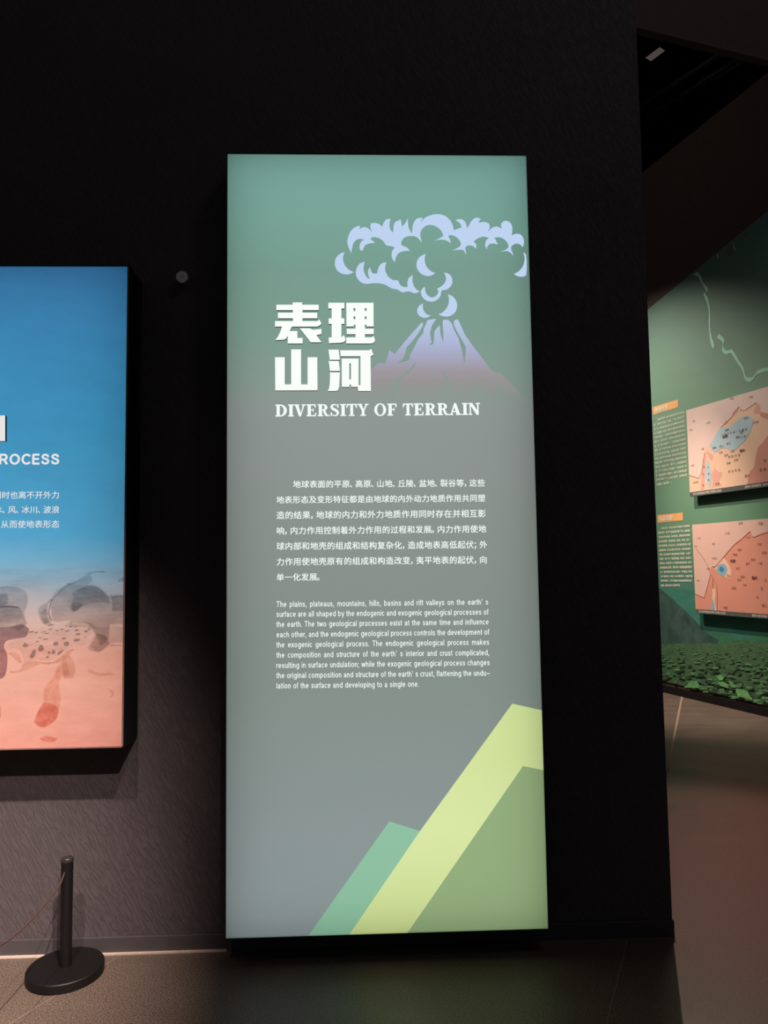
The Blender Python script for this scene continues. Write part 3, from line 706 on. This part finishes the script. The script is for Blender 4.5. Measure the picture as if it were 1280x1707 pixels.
hl_ += [[(165,655),(185,620),(205,612),(200,650),(180,668)], [(325,630),(360,612),(345,640),(322,648)], [(140,575),(165,590),(150,605),(125,598)]]
ink('rock_hollow', hl_, I_HOL, 2, 0)
ink('rock_streak', [[(330,690),(380,680),(400,760),(340,790),(350,900),(325,1000),(290,1040),(235,1060),(190,1030),(200,980),(240,910),(245,830),(300,760)]], I_RED, 14)
ink('rock_streak', [[(245,905),(300,920),(335,950),(320,1010),(280,1040),(235,1055),(188,1022),(208,965)], [(220,1112),(260,1095),(330,1110),(305,1135),(240,1130)]], I_RED2, 10)
ink('rock_streak', [[(-60,880),(0,905),(12,960),(0,1010),(-60,1020)], [(500,720),(560,745),(620,742),(640,758),(560,765),(490,740)], [(610,840),(640,850),(640,880),(615,885),(632,862)]], I_SH, 6)

M_LET = glow('backlit_warm_white_print', (232, 228, 226), 1.0)
M_LETS = plain('letter_side_grey', (60, 64, 66), 0.6, 0.3)
fl = Flat(LP, 0.001, 0.014)
s1 = (0, 420); k1 = 1707 / 500
fl.px([R_(-130, 935, 40, 1080), R_(-40, 951, 7, 975), R_(-40, 995, 7, 1017), R_(-40, 1040, 7, 1062)], s1, k1)
fl.build('title_character', [M_LET, M_LETS], DP)
tx = Text(LP, 0.001)
run, wt = word_run('PROCESS', .2, -.03); L1 = LP.px(100.2, 773.9); L0 = LP.px(-19, 774.2); cap = LP.px(60, 757)[1] - LP.px(60, 774)[1]
k = (L1[0] - L0[0]) / wt
for c, q, g0 in run: tx.pen(c, .2, L0[0] + q * k, L0[1] + (L1[1] - L0[1]) * q / wt, 1, 0, k, cap, g0)
tx.build('english_title', M_LET, DP)
for s_, xl, y in (('同时也离不开外力', -11, 825), ('水、风、冰川、波浪', -9, 849.3), ('从而使地表形态', 1.5, 873.5)):
    tx = Text(LP, 0.001); tx.cjk(s_, (xl, y + .3), (99.8, y), 0.98, 0.004); tx.build('chinese_text_line', M_LET, DP)

# ------------------------------------------------------------------ sensor on the wall
WP = Plane((0, 0, 0), (1, 0, 0))
sa, sb = WP.px(306, 466)
SN = thing('wall_sensor', (sa, 0, sb), 'small round white sensor button on the dark wall beside the blue panel', 'sensor')
def disc(name, c, n, prof, mat, parent, seg=40):
    """lathe about axis n from profile (radius, height)"""
    n = np.array(n, float); a = np.array([1, 0, 0.0]) if abs(n[0]) < .9 else np.array([0, 1, 0.0])
    e1 = np.cross(n, a); e1 /= np.linalg.norm(e1); e2 = np.cross(n, e1)
    v, f = [], []
    for r, hh in prof:
        for i in range(seg):
            t = 2 * math.pi * i / seg; v.append(tuple(np.array(c) + n * hh + (e1 * math.cos(t) + e2 * math.sin(t)) * r))
    for j in range(len(prof) - 1):
        for i in range(seg):
            k = (i + 1) % seg; f.append((j*seg+i, j*seg+k, (j+1)*seg+k, (j+1)*seg+i))
    f.append(tuple(range(seg))[::-1]); f.append(tuple((len(prof)-1)*seg + i for i in range(seg)))
    o = obj(name, v, f, mat, parent)
    bm = bmesh.new(); bm.from_mesh(o.data); bmesh.ops.recalc_face_normals(bm, faces=bm.faces); bm.to_mesh(o.data); bm.free()
    return o
M_SENS = plain('white_plastic', (236, 228, 226), 0.5, 0.4, 0.02)
disc('housing', (sa, 0, sb), (0, -1, 0), [(.022, 0), (.023, .002), (.0235, .020), (.022, .022)], plain('grey_plastic', (150, 146, 146), 0.5, 0.4), SN)
disc('cap', (sa, 0, sb), (0, -1, 0), [(.0225, .022), (.0245, .023), (.0245, .030), (.0235, .0315)], M_SENS, SN)
SPn = Plane((0, -0.0315, 0), (1, 0, 0))
Flat(SPn, .0004).uv([[(sa - .009, sb + .0025), (sa + .008, sb - .0045), (sa + .009, sb - .002), (sa - .008, sb + .005)]]).build('sensor_mark', plain('grey_mark', (110, 105, 106), 0.6, 0.3), SN)

# ------------------------------------------------------------------ barrier post and cord
BX, BY = -1.107, -0.152
BPT = thing('barrier_post', (BX, BY, 0), 'short black barrier post on a round base in front of the wall', 'barrier')
M_BLK = plain('black_powder_coat', (17, 15, 15), 0.5, 0.3, 0.1, 60)
disc('base', (BX, BY, 0), (0, 0, 1), [(.133, 0), (.1365, .003), (.1365, .031), (.134, .034), (.129, .035)], M_BLK, BPT, 64)
disc('pole', (BX, BY, 0), (0, 0, 1), [(.0215, .035), (.0215, .410)], M_BLK, BPT, 32)
disc('pole_cap', (BX, BY, 0), (0, 0, 1), [(.0220, .410), (.0220, .421), (.0205, .423)], plain('worn_black_cap', (48, 42, 41), 0.4, 0.5), BPT, 32)
for ch in BPT.children:
    for p_ in ch.data.polygons:
        if len(p_.vertices) == 4: p_.use_smooth = True
    ch.data.set_sharp_from_angle(angle=math.radians(30))
disc('cord_eyelet', (BX, BY - .0205, .377), (0, -1, 0), [(.004, 0), (.004, .006), (.0025, .007)], M_BLK, BPT, 16)

def tube(name, pts, r, mat, parent=None, seg=8):
    v, f = [], []; pts = [np.array(p, float) for p in pts]
    for i, p in enumerate(pts):
        d = pts[min(i + 1, len(pts) - 1)] - pts[max(i - 1, 0)]; d /= np.linalg.norm(d)
        a = np.array([0, 0, 1.0]) if abs(d[2]) < .9 else np.array([1.0, 0, 0])
        e1 = np.cross(d, a); e1 /= np.linalg.norm(e1); e2 = np.cross(d, e1)
        for k in range(seg):
            t = 2 * math.pi * k / seg; v.append(tuple(p + (e1 * math.cos(t) + e2 * math.sin(t)) * r))
    for i in range(len(pts) - 1):
        for k in range(seg):
            q = (k + 1) % seg; f.append((i*seg+k, i*seg+q, (i+1)*seg+q, (i+1)*seg+k))
    f.append(tuple(range(seg))[::-1]); f.append(tuple((len(pts)-1)*seg + i for i in range(seg)))
    return obj(name, v, f, mat, parent, True)
ck = [(BX, BY - .026, .377), (-1.1085, -.210, .352), (-1.112, -.252, .342), (-1.115, -.341, .330), (-1.118, -.438, .324), (-1.122, -.564, .330), (-1.124, -.636, .343), (-1.127, -.80, .372), (-1.13, -.95, .392)]
cord = []
for i in range(len(ck) - 1):
    p0, p1, p2, p3 = (np.array(ck[min(max(i + k, 0), len(ck) - 1)]) for k in (-1, 0, 1, 2))
    for t in np.linspace(0, 1, 6)[:-1]:
        cord.append(0.5 * (2*p1 + (p2-p0)*t + (2*p0-5*p1+4*p2-p3)*t*t + (-p0+3*p1-3*p2+p3)*t**3))
cord.append(np.array(ck[-1]))
tube('cord', cord, .0030, plain('brown_elastic_cord', (74, 54, 50), 0.7, 0.3), BPT)['label'] = 'thin brown elastic cord'

def rock(name, c0, c1, scale=14.0, soft=None, stretch=(1, 1, 2.4)):
    m, nt, out = newmat(name); p = princ(nt, out, 0.6, 0.2)
    n = noise(nt, scale, 8.0, mapped(nt, position(nt), stretch), 0.65)
    nt.links.new(ramp(nt, n.outputs[0], [(0.34, c0), (0.66, c1)]), p.inputs['Base Color'])
    return m

# ------------------------------------------------------------------ mural on the right wall
MU = thing('wall_mural', tuple(MW.at(0.9, 0.12)), 'large green printed mural with valley village covering the right wall', 'mural')
def mural_print():
    m, nt, out = newmat('printed_sage_shaded_top'); p = princ(nt, out, 0.6, 0.2)
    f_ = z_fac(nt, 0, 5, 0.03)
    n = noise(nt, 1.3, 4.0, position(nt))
    c = ramp(nt, f_, [(0.0, (70, 110, 82)), (0.16, (72, 122, 98)), (0.26, (84, 138, 122)), (0.32, (100, 148, 118)), (0.45, (122, 166, 136)), (0.60, (138, 174, 148)), (0.72, (120, 154, 132)), (0.85, (98, 132, 116)), (1.0, (72, 112, 104))])  # print greens; upper stops darkened to paint in the light's falloff
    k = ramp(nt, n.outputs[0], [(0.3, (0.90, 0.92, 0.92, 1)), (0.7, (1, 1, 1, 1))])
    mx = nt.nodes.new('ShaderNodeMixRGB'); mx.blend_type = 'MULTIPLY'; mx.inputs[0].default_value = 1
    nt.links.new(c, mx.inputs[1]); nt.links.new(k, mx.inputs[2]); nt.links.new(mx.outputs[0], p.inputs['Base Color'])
    return m
MPL = MW
tl, tr = MPL.px(1070, 524.3), MPL.px(1280, 352); bl, br = MPL.px(1096, 1138), MPL.px(1280, 1193)
def ext(p, q, a): t = (a - p[0]) / (q[0] - p[0]); return (a, p[1] + (q[1] - p[1]) * t)
AL, AR = -0.9, 3.2
mural_poly = [(AL, .095), ext(bl, br, AR) if ext(bl, br, AR)[1] > .086 else (AR, .09), ext(tl, tr, AR), ext(tl, tr, AL)]
mural_poly[0] = (AL, max(.09, ext(bl, br, AL)[1])); mural_poly[1] = (AR, .09)
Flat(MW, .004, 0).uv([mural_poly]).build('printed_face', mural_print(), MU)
sA = (1060, 340); kA = 1707 / 320
M_RIV = plain('printed_river_teal', (158, 210, 186), 0.6, 0.2)
RIV = [[(510,632),(545,603),(580,640),(600,700),(645,755),(632,790),(605,735),(580,690),(550,645)],
       [(612,783),(640,830),(660,920),(665,1000),(665,1100),(680,1190),(702,1255),(688,1290),(668,1240),(655,1150),(650,1050),(650,950),(635,880),(606,810)],
       [(722,1187),(742,1153),(775,1185),(792,1220),(778,1255),(800,1300),(830,1300),(855,1290),(880,1320),(920,1390),(960,1450),(980,1530),(1010,1545),(1050,1530),(1075,1490),(1120,1465),(1240,1445),(1240,1470),(1110,1505),(1070,1525),(1040,1570),(1005,1582),(972,1560),(950,1480),(910,1420),(860,1345),(845,1325),(800,1338),(768,1300),(775,1255),(770,1225)],
       [(885,335),(875,370),(890,410),(886,424),(868,372)], [(728,450),(737,442),(732,492),(725,485)]]
fl = Flat(MW, .006)
for lp in RIV: fl.px([lp], sA, kA, 3)
fl.build('river', M_RIV, MU)
fl = Flat(MW, .0055)
for lp in ([(880,318),(1015,215),(1005,250),(965,300),(920,308)], [(760,420),(870,338),(872,380),(885,420),(850,460),(810,450)], [(690,478),(728,446),(722,488)]):
    fl.px([lp], sA, kA, 2)
fl.build('map_patch', plain('printed_olive_patch', (92, 104, 90), 0.6, 0.2), MU)

# valley landscape along the foot of the mural
s5b = (1080, 960); k5b = 6.4
M_HAZE = rock('printed_valley_haze', (62, 128, 112), (74, 142, 124), 3, None, (1, 1, 3))
M_MTN = rock('printed_mountainside', (54, 80, 76), (78, 108, 100), 7, None, (1, 1, .8))
M_FAR = rock('printed_far_hills', (58, 116, 88), (72, 132, 100), 6)
M_GND = rock('printed_valley_floor', (66, 100, 72), (92, 132, 92), 16, None, (1, 1, 3))
def clipm(pts, org, sc):   # to plane coordinates, kept inside the mural
    out = []
    for x, y in pts:
        a, b_ = MW.px(org[0] + x / sc, org[1] + y / sc); out.append((a, max(b_, .09)))
    return out
Flat(MW, .0050).uv([clipm([(60,100),(150,160),(200,150),(320,140),(400,146),(520,150),(900,190),(1280,150),(1500,150),(1500,760),(60,760)], s5b, k5b)]).build('valley_haze', M_HAZE, MU)
Flat(MW, .0056).uv([clipm([(560,560),(700,600),(800,590),(880,620),(960,690),(1080,660),(1180,590),(1280,540),(1500,480),(1500,760),(560,760)], s5b, k5b)]).build('far_hills', M_FAR, MU)
Flat(MW, .0062).uv([clipm([(60,85),(100,105),(150,150),(200,190),(260,240),(320,300),(400,370),(460,430),(520,490),(580,560),(660,630),(760,680),(740,740),(60,760)], s5b, k5b)]).build('mountain', M_MTN, MU)
gl_, gr_ = ext(bl, br, AL), (AR, .09)
Flat(MW, .0068).uv([clipm([(60,740),(320,720),(460,728),(620,715),(760,720),(960,690),(1150,700),(1500,690)], s5b, k5b)[::-1] + [(AL, max(.09, ext(bl, br, AL)[1])), (AR, .09)]]).build('valley_floor', M_GND, MU)
GREENS = [(104, 160, 116), (112, 178, 118), (94, 146, 110), (124, 196, 124), (84, 124, 94), (60, 88, 66), (54, 80, 60), (70, 102, 76), (92, 140, 118)]
mats = [plain('printed_roof_%s' % w, c, 0.6, 0.2, 0.2, 25) for w, c in zip(('sage', 'leaf', 'moss', 'bright', 'grey', 'shade', 'deep', 'bush', 'mint'), GREENS)]
fl = Flat(MW, .0074)
def put(pts, mi):
    q = clipm(pts, (0, 0), 1)
    if min(p[1] for p in q) > .098: fl.uv([q], mi); fl.off += .00002
for i in range(690):
    t = (i / 690) ** 0.8
    y = 1074 + t * 130 + random.uniform(-2, 2); x = random.uniform(1094, 1380)
    sc = 1.4 + 4.6 * t; sl = -.02 + .10 * t
    w = sc * random.uniform(1.2, 3.6); hh = sc * random.uniform(.3, .7)
    if y > 1128 + (x - 1098) * .36: continue
    r = random.random()
    if r < .40:                                             # tree clumps
        n = 9; put([(x + w * .55 * math.cos(a) * random.uniform(.6, 1.1), y - w * .3 * math.sin(a) * random.uniform(.5, 1.2)) for a in np.linspace(0, 2 * math.pi, n + 1)[:-1]], random.choice((5, 6, 7, 5)))
    else:                                                   # roof with a darker wall under it
        put([(x, y), (x + w, y + w * sl), (x + w, y + hh + w * sl), (x, y + hh)], random.choice((4, 7, 2)))
        k = random.choice((0, 1, 2, 3, 0, 2, 8) if x < 1180 or t < .5 else (0, 1, 3, 2, 3))
        put([(x + w * .15, y - hh * .8), (x + w * .9, y - hh * .8 + w * sl), (x + w * 1.05, y + w * sl), (x - w * .05, y)], k)
for pts, k in (([(1142,1146),(1152,1136),(1164,1135),(1169,1143),(1168,1147)], 1), ([(1158,1154),(1164,1148.5),(1190,1153),(1189,1159)], 2), ([(1196,1127),(1204,1125),(1210,1128),(1207,1134),(1201,1134)], 3),
               ([(1200,1136),(1208,1136),(1217,1141),(1216,1147),(1203,1143)], 3), ([(1217,1135),(1223,1136),(1229,1146),(1222,1146)], 1), ([(1229,1149),(1248,1151),(1256,1167),(1232,1160)], 3)):
    put(pts, k)
fl.build('village', mats, MU)['label'] = 'village roofs and trees printed in greens'

M_ORG = plain('printed_orange_label', (250, 186, 122), 0.6, 0.2, 0.03)
M_CREAM = plain('printed_cream_text', (246, 250, 228), 0.6, 0.2, 0.02)
s3 = (1080, 640)
def heading(pts, s_, A, B):
    o = Flat(MW, .006).px([pts]).build('heading_label', M_ORG, MU)
    t = Text(MW, .008); t.cjk(s_, A, B, 0.95, 0.03, 1.05); t.build('heading_text', M_CREAM, o)
heading([(1088.2, 678.9), (1130.6, 665.9), (1131.2, 678.6), (1089.2, 691.6)], '湖盆时期', (1092.6, 684.2), (1114.3, 677.6))
heading([(1096.1, 858.8), (1139.0, 854.2), (1139.2, 867.3), (1096.9, 871.9)], '陆盆时期', (1099.8, 865.2), (1122.4, 862.8))
T1 = ['三叠纪时期上扬子地区发生的“印支运', '动”，使华北－扬子、秦岭、广西、贵州以及', '龙门山，海水逐渐退出四川盆地转为内陆湖', '盆，周围高山河流，带来大量泥沙沉积而成', '巨厚的地层上，中侏罗世至晚侏罗世四川盆', '地扩大，发育冲积三角洲与湖泊相沉积地', '层，由于湖水面积扩大，气候温暖湿润植被', '繁茂，成为恐龙的乐园，形成以红色砂岩泥', '岩为主的沉积地层，盆地北缘－中部为', '丰水，盆地内河流纵横，湖泊星罗棋布沉积', '厚度达数千米的红色地层，地层中含有恐', '龙化石，湖盆水体一度扩大，盆地面积达', '百万平方公里以上的湖泊，气候炎热，蒸', '发，湖盆逐渐干涸缩小，湖中沉积膏岩盐', '岩等沉积矿产，石油天然气，盆地构造', '为雏形，湖盆统一。']
T2 = ['白垩纪末，“燕山运动”使盆周山地褶皱', '隆起抬升，此时气候逐渐变得干热，沉积物', '主要以红色碎屑、大量风化、剥蚀的碎屑物', '在盆地堆积，形成砂岩、泥岩、页岩，盆子', '地不断萎缩，古近纪末，川西地区新生小型', '成湖盆地，喜马拉雅运动开始，这时盆地开', '中部，印度板块与欧亚板块大碰撞，上扬子', '西部广泛产生了强烈褶皱，形成了龙泉山', '构造山，并使得了大范围的地层变形，四川', '盆地基本定型，第四纪“青藏高原隆起', '运”，使盆地西北部山地进一步隆起，并发', '育大量冰川，河流，冰川刨蚀后，大量碎屑', '物质由岷江、沱江等搬运至盆地西部形成广', '阔地，最终形成了成都平原。']
def block(T, first, l2, r2, ln, rn, lastl, laste, nm):
    t = Text(MW, .006); t.cjk(T[0], first[0], first[1], 0.96, 0.03)
    n = len(T)
    for i in range(1, n - 1):
        k = (i - 1) / (n - 3); A = tuple(l2[j] + (ln[j] - l2[j]) * k for j in (0, 1)); B = tuple(r2[j] + (rn[j] - r2[j]) * k for j in (0, 1))
        t.cjk(T[i], A, B, 0.96, 0.03)
    t.cjk(T[-1], lastl, laste, 0.96, 0.03); t.build('paragraph_text', M_CREAM, MU)
block(T1, ((1095.1, 700.2), (1141.3, 686.8)), (1090.2, 708.9), (1141.9, 694.3), (1094.0, 800.3), (1146.2, 791.5), (1094.6, 807.7), (1121.4, 803.6), 'a')
block(T2, ((1102.7, 880.8), (1150.3, 876.5)), (1097.7, 888.4), (1150.5, 884.3), (1101.8, 968.0), (1155.4, 967.8), (1102.1, 976.0), (1136.0, 975.5), 'b')

# ------------------------------------------------------------------ the two map boards
SO = 0.06
MB = MW.shifted(SO)
def board(label, TL, BL, stripBL, org, sc, polys, lines, base, cap_l, cap_r, labels):
    a0 = (MB.px(*TL)[0] + MB.px(*BL)[0]) / 2; z1 = MB.px(*TL)[1]; zf = MB.px(*BL)[1]; z0 = MB.px(*stripBL)[1]; a1 = a0 + 1.65
    B = thing('map_board', tuple(MB.at((a0 + a1) / 2, z0, -SO / 2)), label, 'map', 'map boards on the green mural')
    M_ED = plain('board_edge_dark', (34, 36, 35), 0.7, 0.2)
    v, f = pbox(MB, a0 + .06, a1 - .06, z0 + .05, z1 - .05, -SO + .008, -.012); obj('spacer', v, f, M_ED, B)
    v, f = pbox(MB, a0, a1, z0, z1, -.012, 0); obj('backing_board', v, f, plain('board_edge_sand', (150, 132, 122), 0.6, 0.2), B)
    Flat(MB, .001).uv([[(a0, zf), (a1, zf), (a1, z1), (a0, z1)]]).build('map_face', base, B)
    Flat(MB, .001).uv([[(a0, z0), (a1, z0), (a1, zf), (a0, zf)]]).build('caption_strip', plain('caption_strip_grey', (96, 104, 100), 0.6, 0.2), B)
    off = .0015
    for nm, mt, loops in polys:
        fl = Flat(MB, off)
        for lp in loops:
            q = [MB.px(org[0] + x / sc, org[1] + y / sc) for x, y in smooth_loop(lp, 3)]
            q = [(min(max(p[0], a0), a1), min(max(p[1], zf), z1)) for p in q]
            fl.uv([q])
        fl.build(nm, mt, B); off += .0005
    fl = Flat(MB, off)
    for ln in lines:
        q = [MB.px(org[0] + x / sc, org[1] + y / sc) for x, y in ln]
        fl.uv([band(q, [.006] * len(q))])
    if lines: fl.build('boundary_line', M_LINE, B)
    t = Text(MB, off + .0005)
    for s_, x, y, em_, bold in labels:
        em_ *= .68; bold = .02 if bold >= .03 else 0
        a, b_ = MB.px(org[0] + x / sc, org[1] + y / sc)
        for c in s_:
            if c != ' ': t.put(c, a, b_, 1, 0, em_, em_, bold)
            a += em_ * (1.0 if ord(c) > 255 else .45)
    t.build('place_names', M_INK, B)
    t = Text(MB, .002); zc = (z0 + zf) / 2; e_ = (zf - z0) * .62
    for s_, a in ((cap_l, a0 + .05), (cap_r, a0 + .78)):
        for c in s_:
            if c != ' ': t.put(c, a, zc - .36 * e_, 1, 0, e_, e_, .02)
            a += e_ * (1.0 if ord(c) > 255 else .55)
    t.build('caption_text', M_CAP, B)
    return B
M_INK = plain('printed_ink', (118, 84, 76), 0.6, 0.2, 0.05)
M_LINE = plain('printed_line', (196, 138, 124), 0.6, 0.2, 0.05)
M_CAP = plain('printed_caption_white', (232, 232, 222), 0.6, 0.2, 0.02)
pk = lambda n, c: plain(n, c, 0.55, 0.25, 0.02, 8)
B_PINK, B_ORG, B_BLUE, B_SALM, B_DSAL = pk('map_pale_pink', (247, 218, 206)), pk('map_peach', (250, 212, 180)), pk('map_lake_blue', (190, 216, 224)), pk('map_salmon', (238, 182, 164)), pk('map_deep_salmon', (226, 160, 142))
board('upper map board with a large pale blue lake on the green mural', (1143.8, 684.1), (1150.0, 821.0), (1150.2, 828.3), (1080, 640), 6.4, [
    ('plain_area', B_ORG, [[(604,705),(630,665),(665,655),(780,462),(800,448),(895,350),(972,240),(990,280),(1030,285),(1105,235),(1155,200),(1165,200),(1205,290),(1400,340),(2600,420),(2600,880),(1400,1020),(1000,1080),(447,1160),(440,975),(545,1005),(572,950),(585,860),(605,735)]]),
    ('upland_area', B_SALM, [[(605,735),(622,735),(612,900),(606,1000),(600,1125),(562,1132),(575,960),(590,880)], [(612,705),(660,735),(700,775),(680,830),(640,760)], [(715,890),(740,930),(790,940),(795,975),(760,1040),(790,1085),(680,1110),(690,1040),(680,960)],
                               [(1158,200),(1185,220),(1200,290),(1190,320),(1130,322),(1128,290)], [(895,352),(905,300),(975,240),(950,310),(915,345)], [(795,447),(830,390),(860,385),(840,430)]]),
    ('mountain_area', B_DSAL, [[(1400,430),(1290,540),(1230,620),(1175,680),(1150,790),(1130,890),(1085,940),(1060,1075),(1400,1040),(2600,900),(2600,300)], [(1200,300),(1290,315),(1400,340),(1400,430),(1290,385),(1200,345)]]),
    ('lake', B_BLUE, [[(778,462),(850,465),(950,400),(1000,355),(1040,343),(1080,345),(1105,365),(1128,385),(1120,420),(1095,490),(1060,570),(990,650),(930,700),(890,708),(860,695),(820,682),(780,690),(740,720),(710,730),(690,715),(672,680),(663,650),(700,590)],
                        [(632,800),(655,860),(668,920),(675,1000),(672,1060),(660,1105),(645,1095),(630,1030),(612,985),(615,900),(625,840)]])],
    [[(778,462),(850,400),(895,350),(972,240),(990,280),(1030,285),(1105,235),(1155,200)], [(440,975),(545,1005),(572,950),(605,735)]], B_PINK,
    '四川盆地湖盆时期古地理示意图', '据四川省地质局 2020年《中国区域地质志》',
    [('·松潘', 866, 172, .035, .0), ('·文县', 1072, 158, .035, .0), ('·石渠', 470, 410, .03, 0), ('·马尔康', 615, 430, .03, 0), ('·甘孜', 440, 502, .03, 0), ('·成都', 785, 585, .055, .03), ('·绵阳', 815, 512, .042, .01), ('·遂宁', 975, 535, .042, .01), ('·南充', 930, 588, .042, .01), ('广安·', 1000, 580, .042, .01),
     ('上 扬 子 古 湖 － 巴 蜀 湖', 785, 556, .040, 0), ('巴中', 1025, 385, .045, .01), ('·达州', 1120, 432, .045, .0), ('·内江', 830, 655, .042, .01), ('·乐山', 755, 682, .042, .0), ('·雅安', 682, 700, .042, .0), ('·宜宾', 750, 745, .038, 0), ('·泸州', 875, 735, .038, 0), ('重庆·', 980, 730, .05, .03), ('自贡·', 815, 775, .04, 0), ('冲 积 平 原', 855, 795, .046, 0), ('·古蔺', 910, 828, .04, 0), ('·昭通', 830, 860, .04, 0), ('河 流 平 原', 855, 950, .046, 0),
     ('西昌', 570, 705, .032, 0), ('·木里', 455, 880, .032, 0), ('古 陆', 1190, 935, .05, .0), ('黔', 1238, 835, .05, .01), ('遵义·', 1035, 995, .045, .01), ('会理·', 720, 1080, .042, 0), ('江', 635, 900, .035, 0), ('湖', 640, 970, .035, 0), ('盆', 640, 1035, .035, 0), ('山前平原', 480, 1062, .032, 0), ('康', 590, 895, .035, 0), ('滇', 583, 975, .035, 0), ('古', 583, 1090, .035, 0)])
M2a, M2b = pk('map_greyed_pink', (238, 200, 184)), pk('map_red_salmon', (234, 164, 142))
board('lower map board with a small round blue lake on the green mural', (1153.1, 874.7), (1160.1, 1015.4), (1160.5, 1022.2), (1080, 840), 6.4, [
    ('basin_area', M2b, [[(665,690),(690,665),(720,672),(800,575),(925,430),(1000,375),(1090,290),(1105,340),(1130,355),(1200,325),(1400,250),(2600,60),(2600,1300),(1400,1200),(515,1140),(508,960),(600,1002),(630,900),(668,750)]]),
    ('plain_area', B_ORG, [[(805,570),(860,640),(885,710),(880,780),(850,790),(800,765),(740,720),(710,685),(740,660)], [(690,905),(715,900),(722,960),(715,1040),(735,1140),(700,1140),(685,1000)]]),
    ('lake', pk('map_sky_blue', (150, 196, 216)), [[(740,720),(735,690),(760,650),(800,638),(830,655),(845,700),(830,750),(805,770),(770,755)], [(690,1015),(705,1060),(715,1140),(678,1140),(682,1050)]]),
    ('deep_lake', pk('map_deep_blue', (76, 150, 190)), [[(775,665),(800,675),(812,710),(790,730),(768,715),(760,695)]])],
    [[(515,475),(570,545),(620,620),(655,690),(670,745)], [(668,750),(630,900),(600,1002),(508,960)], [(670,745),(695,790),(735,870),(742,960),(740,1130)], [(695,790),(690,900)], [(690,665),(720,672),(800,575),(925,430),(1000,375),(1090,290),(1105,340),(1130,355),(1200,325),(1280,300)]], M2a,
    '四川盆地陆盆时期古地理示意图', '据四川省地质局 2020年《中国区域地质志》',
    [('·松潘', 960, 218, .038, .01), ('文县', 1180, 222, .042, .01), ('·马尔康', 815, 322, .032, 0), ('·石渠', 525, 372, .03, 0), ('·甘孜', 490, 460, .03, 0), ('·道孚', 680, 432, .03, 0), ('广元', 1048, 370, .038, 0), ('·巴中', 1160, 442, .04, 0), ('· 绵阳', 938, 502, .04, 0), ('·德阳', 900, 552, .04, 0), ('·成都', 868, 622, .052, .03), ('达州·', 1215, 532, .045, .02), ('·南充', 1090, 606, .042, .01), ('·遂宁', 1035, 648, .042, .0), ('·广安', 1160, 650, .042, .01), ('·内江', 930, 698, .042, 0), ('重庆·', 1108, 802, .052, .03), ('·宜宾', 980, 788, .04, 0), ('·自贡', 945, 820, .04, 0), ('泸州', 1015, 872, .036, 0), ('昭通·', 895, 908, .042, 0), ('江', 1240, 825, .05, 0), ('区', 1205, 915, .045, 0), ('山', 1158, 1005, .045, 0), ('·遵义', 1205, 1095, .045, .02), ('会理·', 805, 1115, .042, 0), ('西昌', 630, 700, .032, 0), ('·木里', 515, 825, .032, 0), ('·乐山', 835, 772, .035, 0), ('平武山', 685, 588, .035, 0)])

# ------------------------------------------------------------------ high up in the ceiling void
lp_ = Plane((0, 9.0, 0), (1, 0, 0)); 
def up(x, y, z):
    d = RIGHT * (x - 640) / FPX + UP * (853.5 - y) / FPX + FWD; return CAM + d * ((z - CAM[2]) / d[2])
CLT = thing('ceiling_light', tuple(up(1091, 90, 8.0)), 'dim rectangular ceiling light high in the dark void', 'light')
q = [up(x, y, 7.98) for x, y in ((1075.5, 96.5), (1085, 102), (1108.5, 84.5), (1099.5, 78.5))]
fr = [np.array(p) + np.array([0, 0, .02]) for p in q]; c_ = sum(fr) / 4
fo = [c_ + (p - c_) * 1.03 for p in fr]
obj('housing', [tuple(p) for p in fo] + [tuple(p + np.array([0, 0, .50])) for p in fo], [(0, 1, 2, 3), (4, 7, 6, 5), (0, 4, 5, 1), (1, 5, 6, 2), (2, 6, 7, 3), (3, 7, 4, 0)], M_VOID, CLT)
obj('diffuser', [tuple(p) for p in q], [(0, 1, 2, 3)], glow('dim_lamp_diffuser', (72, 66, 64)), CLT)
M_PIPE = plain('dark_pipe_paint', (36, 37, 39), 0.5, 0.4)
for (p, q2, r) in (((1064, 180), (1200, 90), .04), ((1110, 175), (1200, 118), .06)):
    a = up(*p, 7.6); b_ = up(*q2, 7.6); d = (b_ - a)
    tag(tube('ceiling_pipe', [a - d * .4, b_ + d * .6], r, M_PIPE, None, 12), 'thin dark pipe running under the black ceiling' if r < .05 else 'thicker dark pipe beside the thin one under the black ceiling', 'pipe')
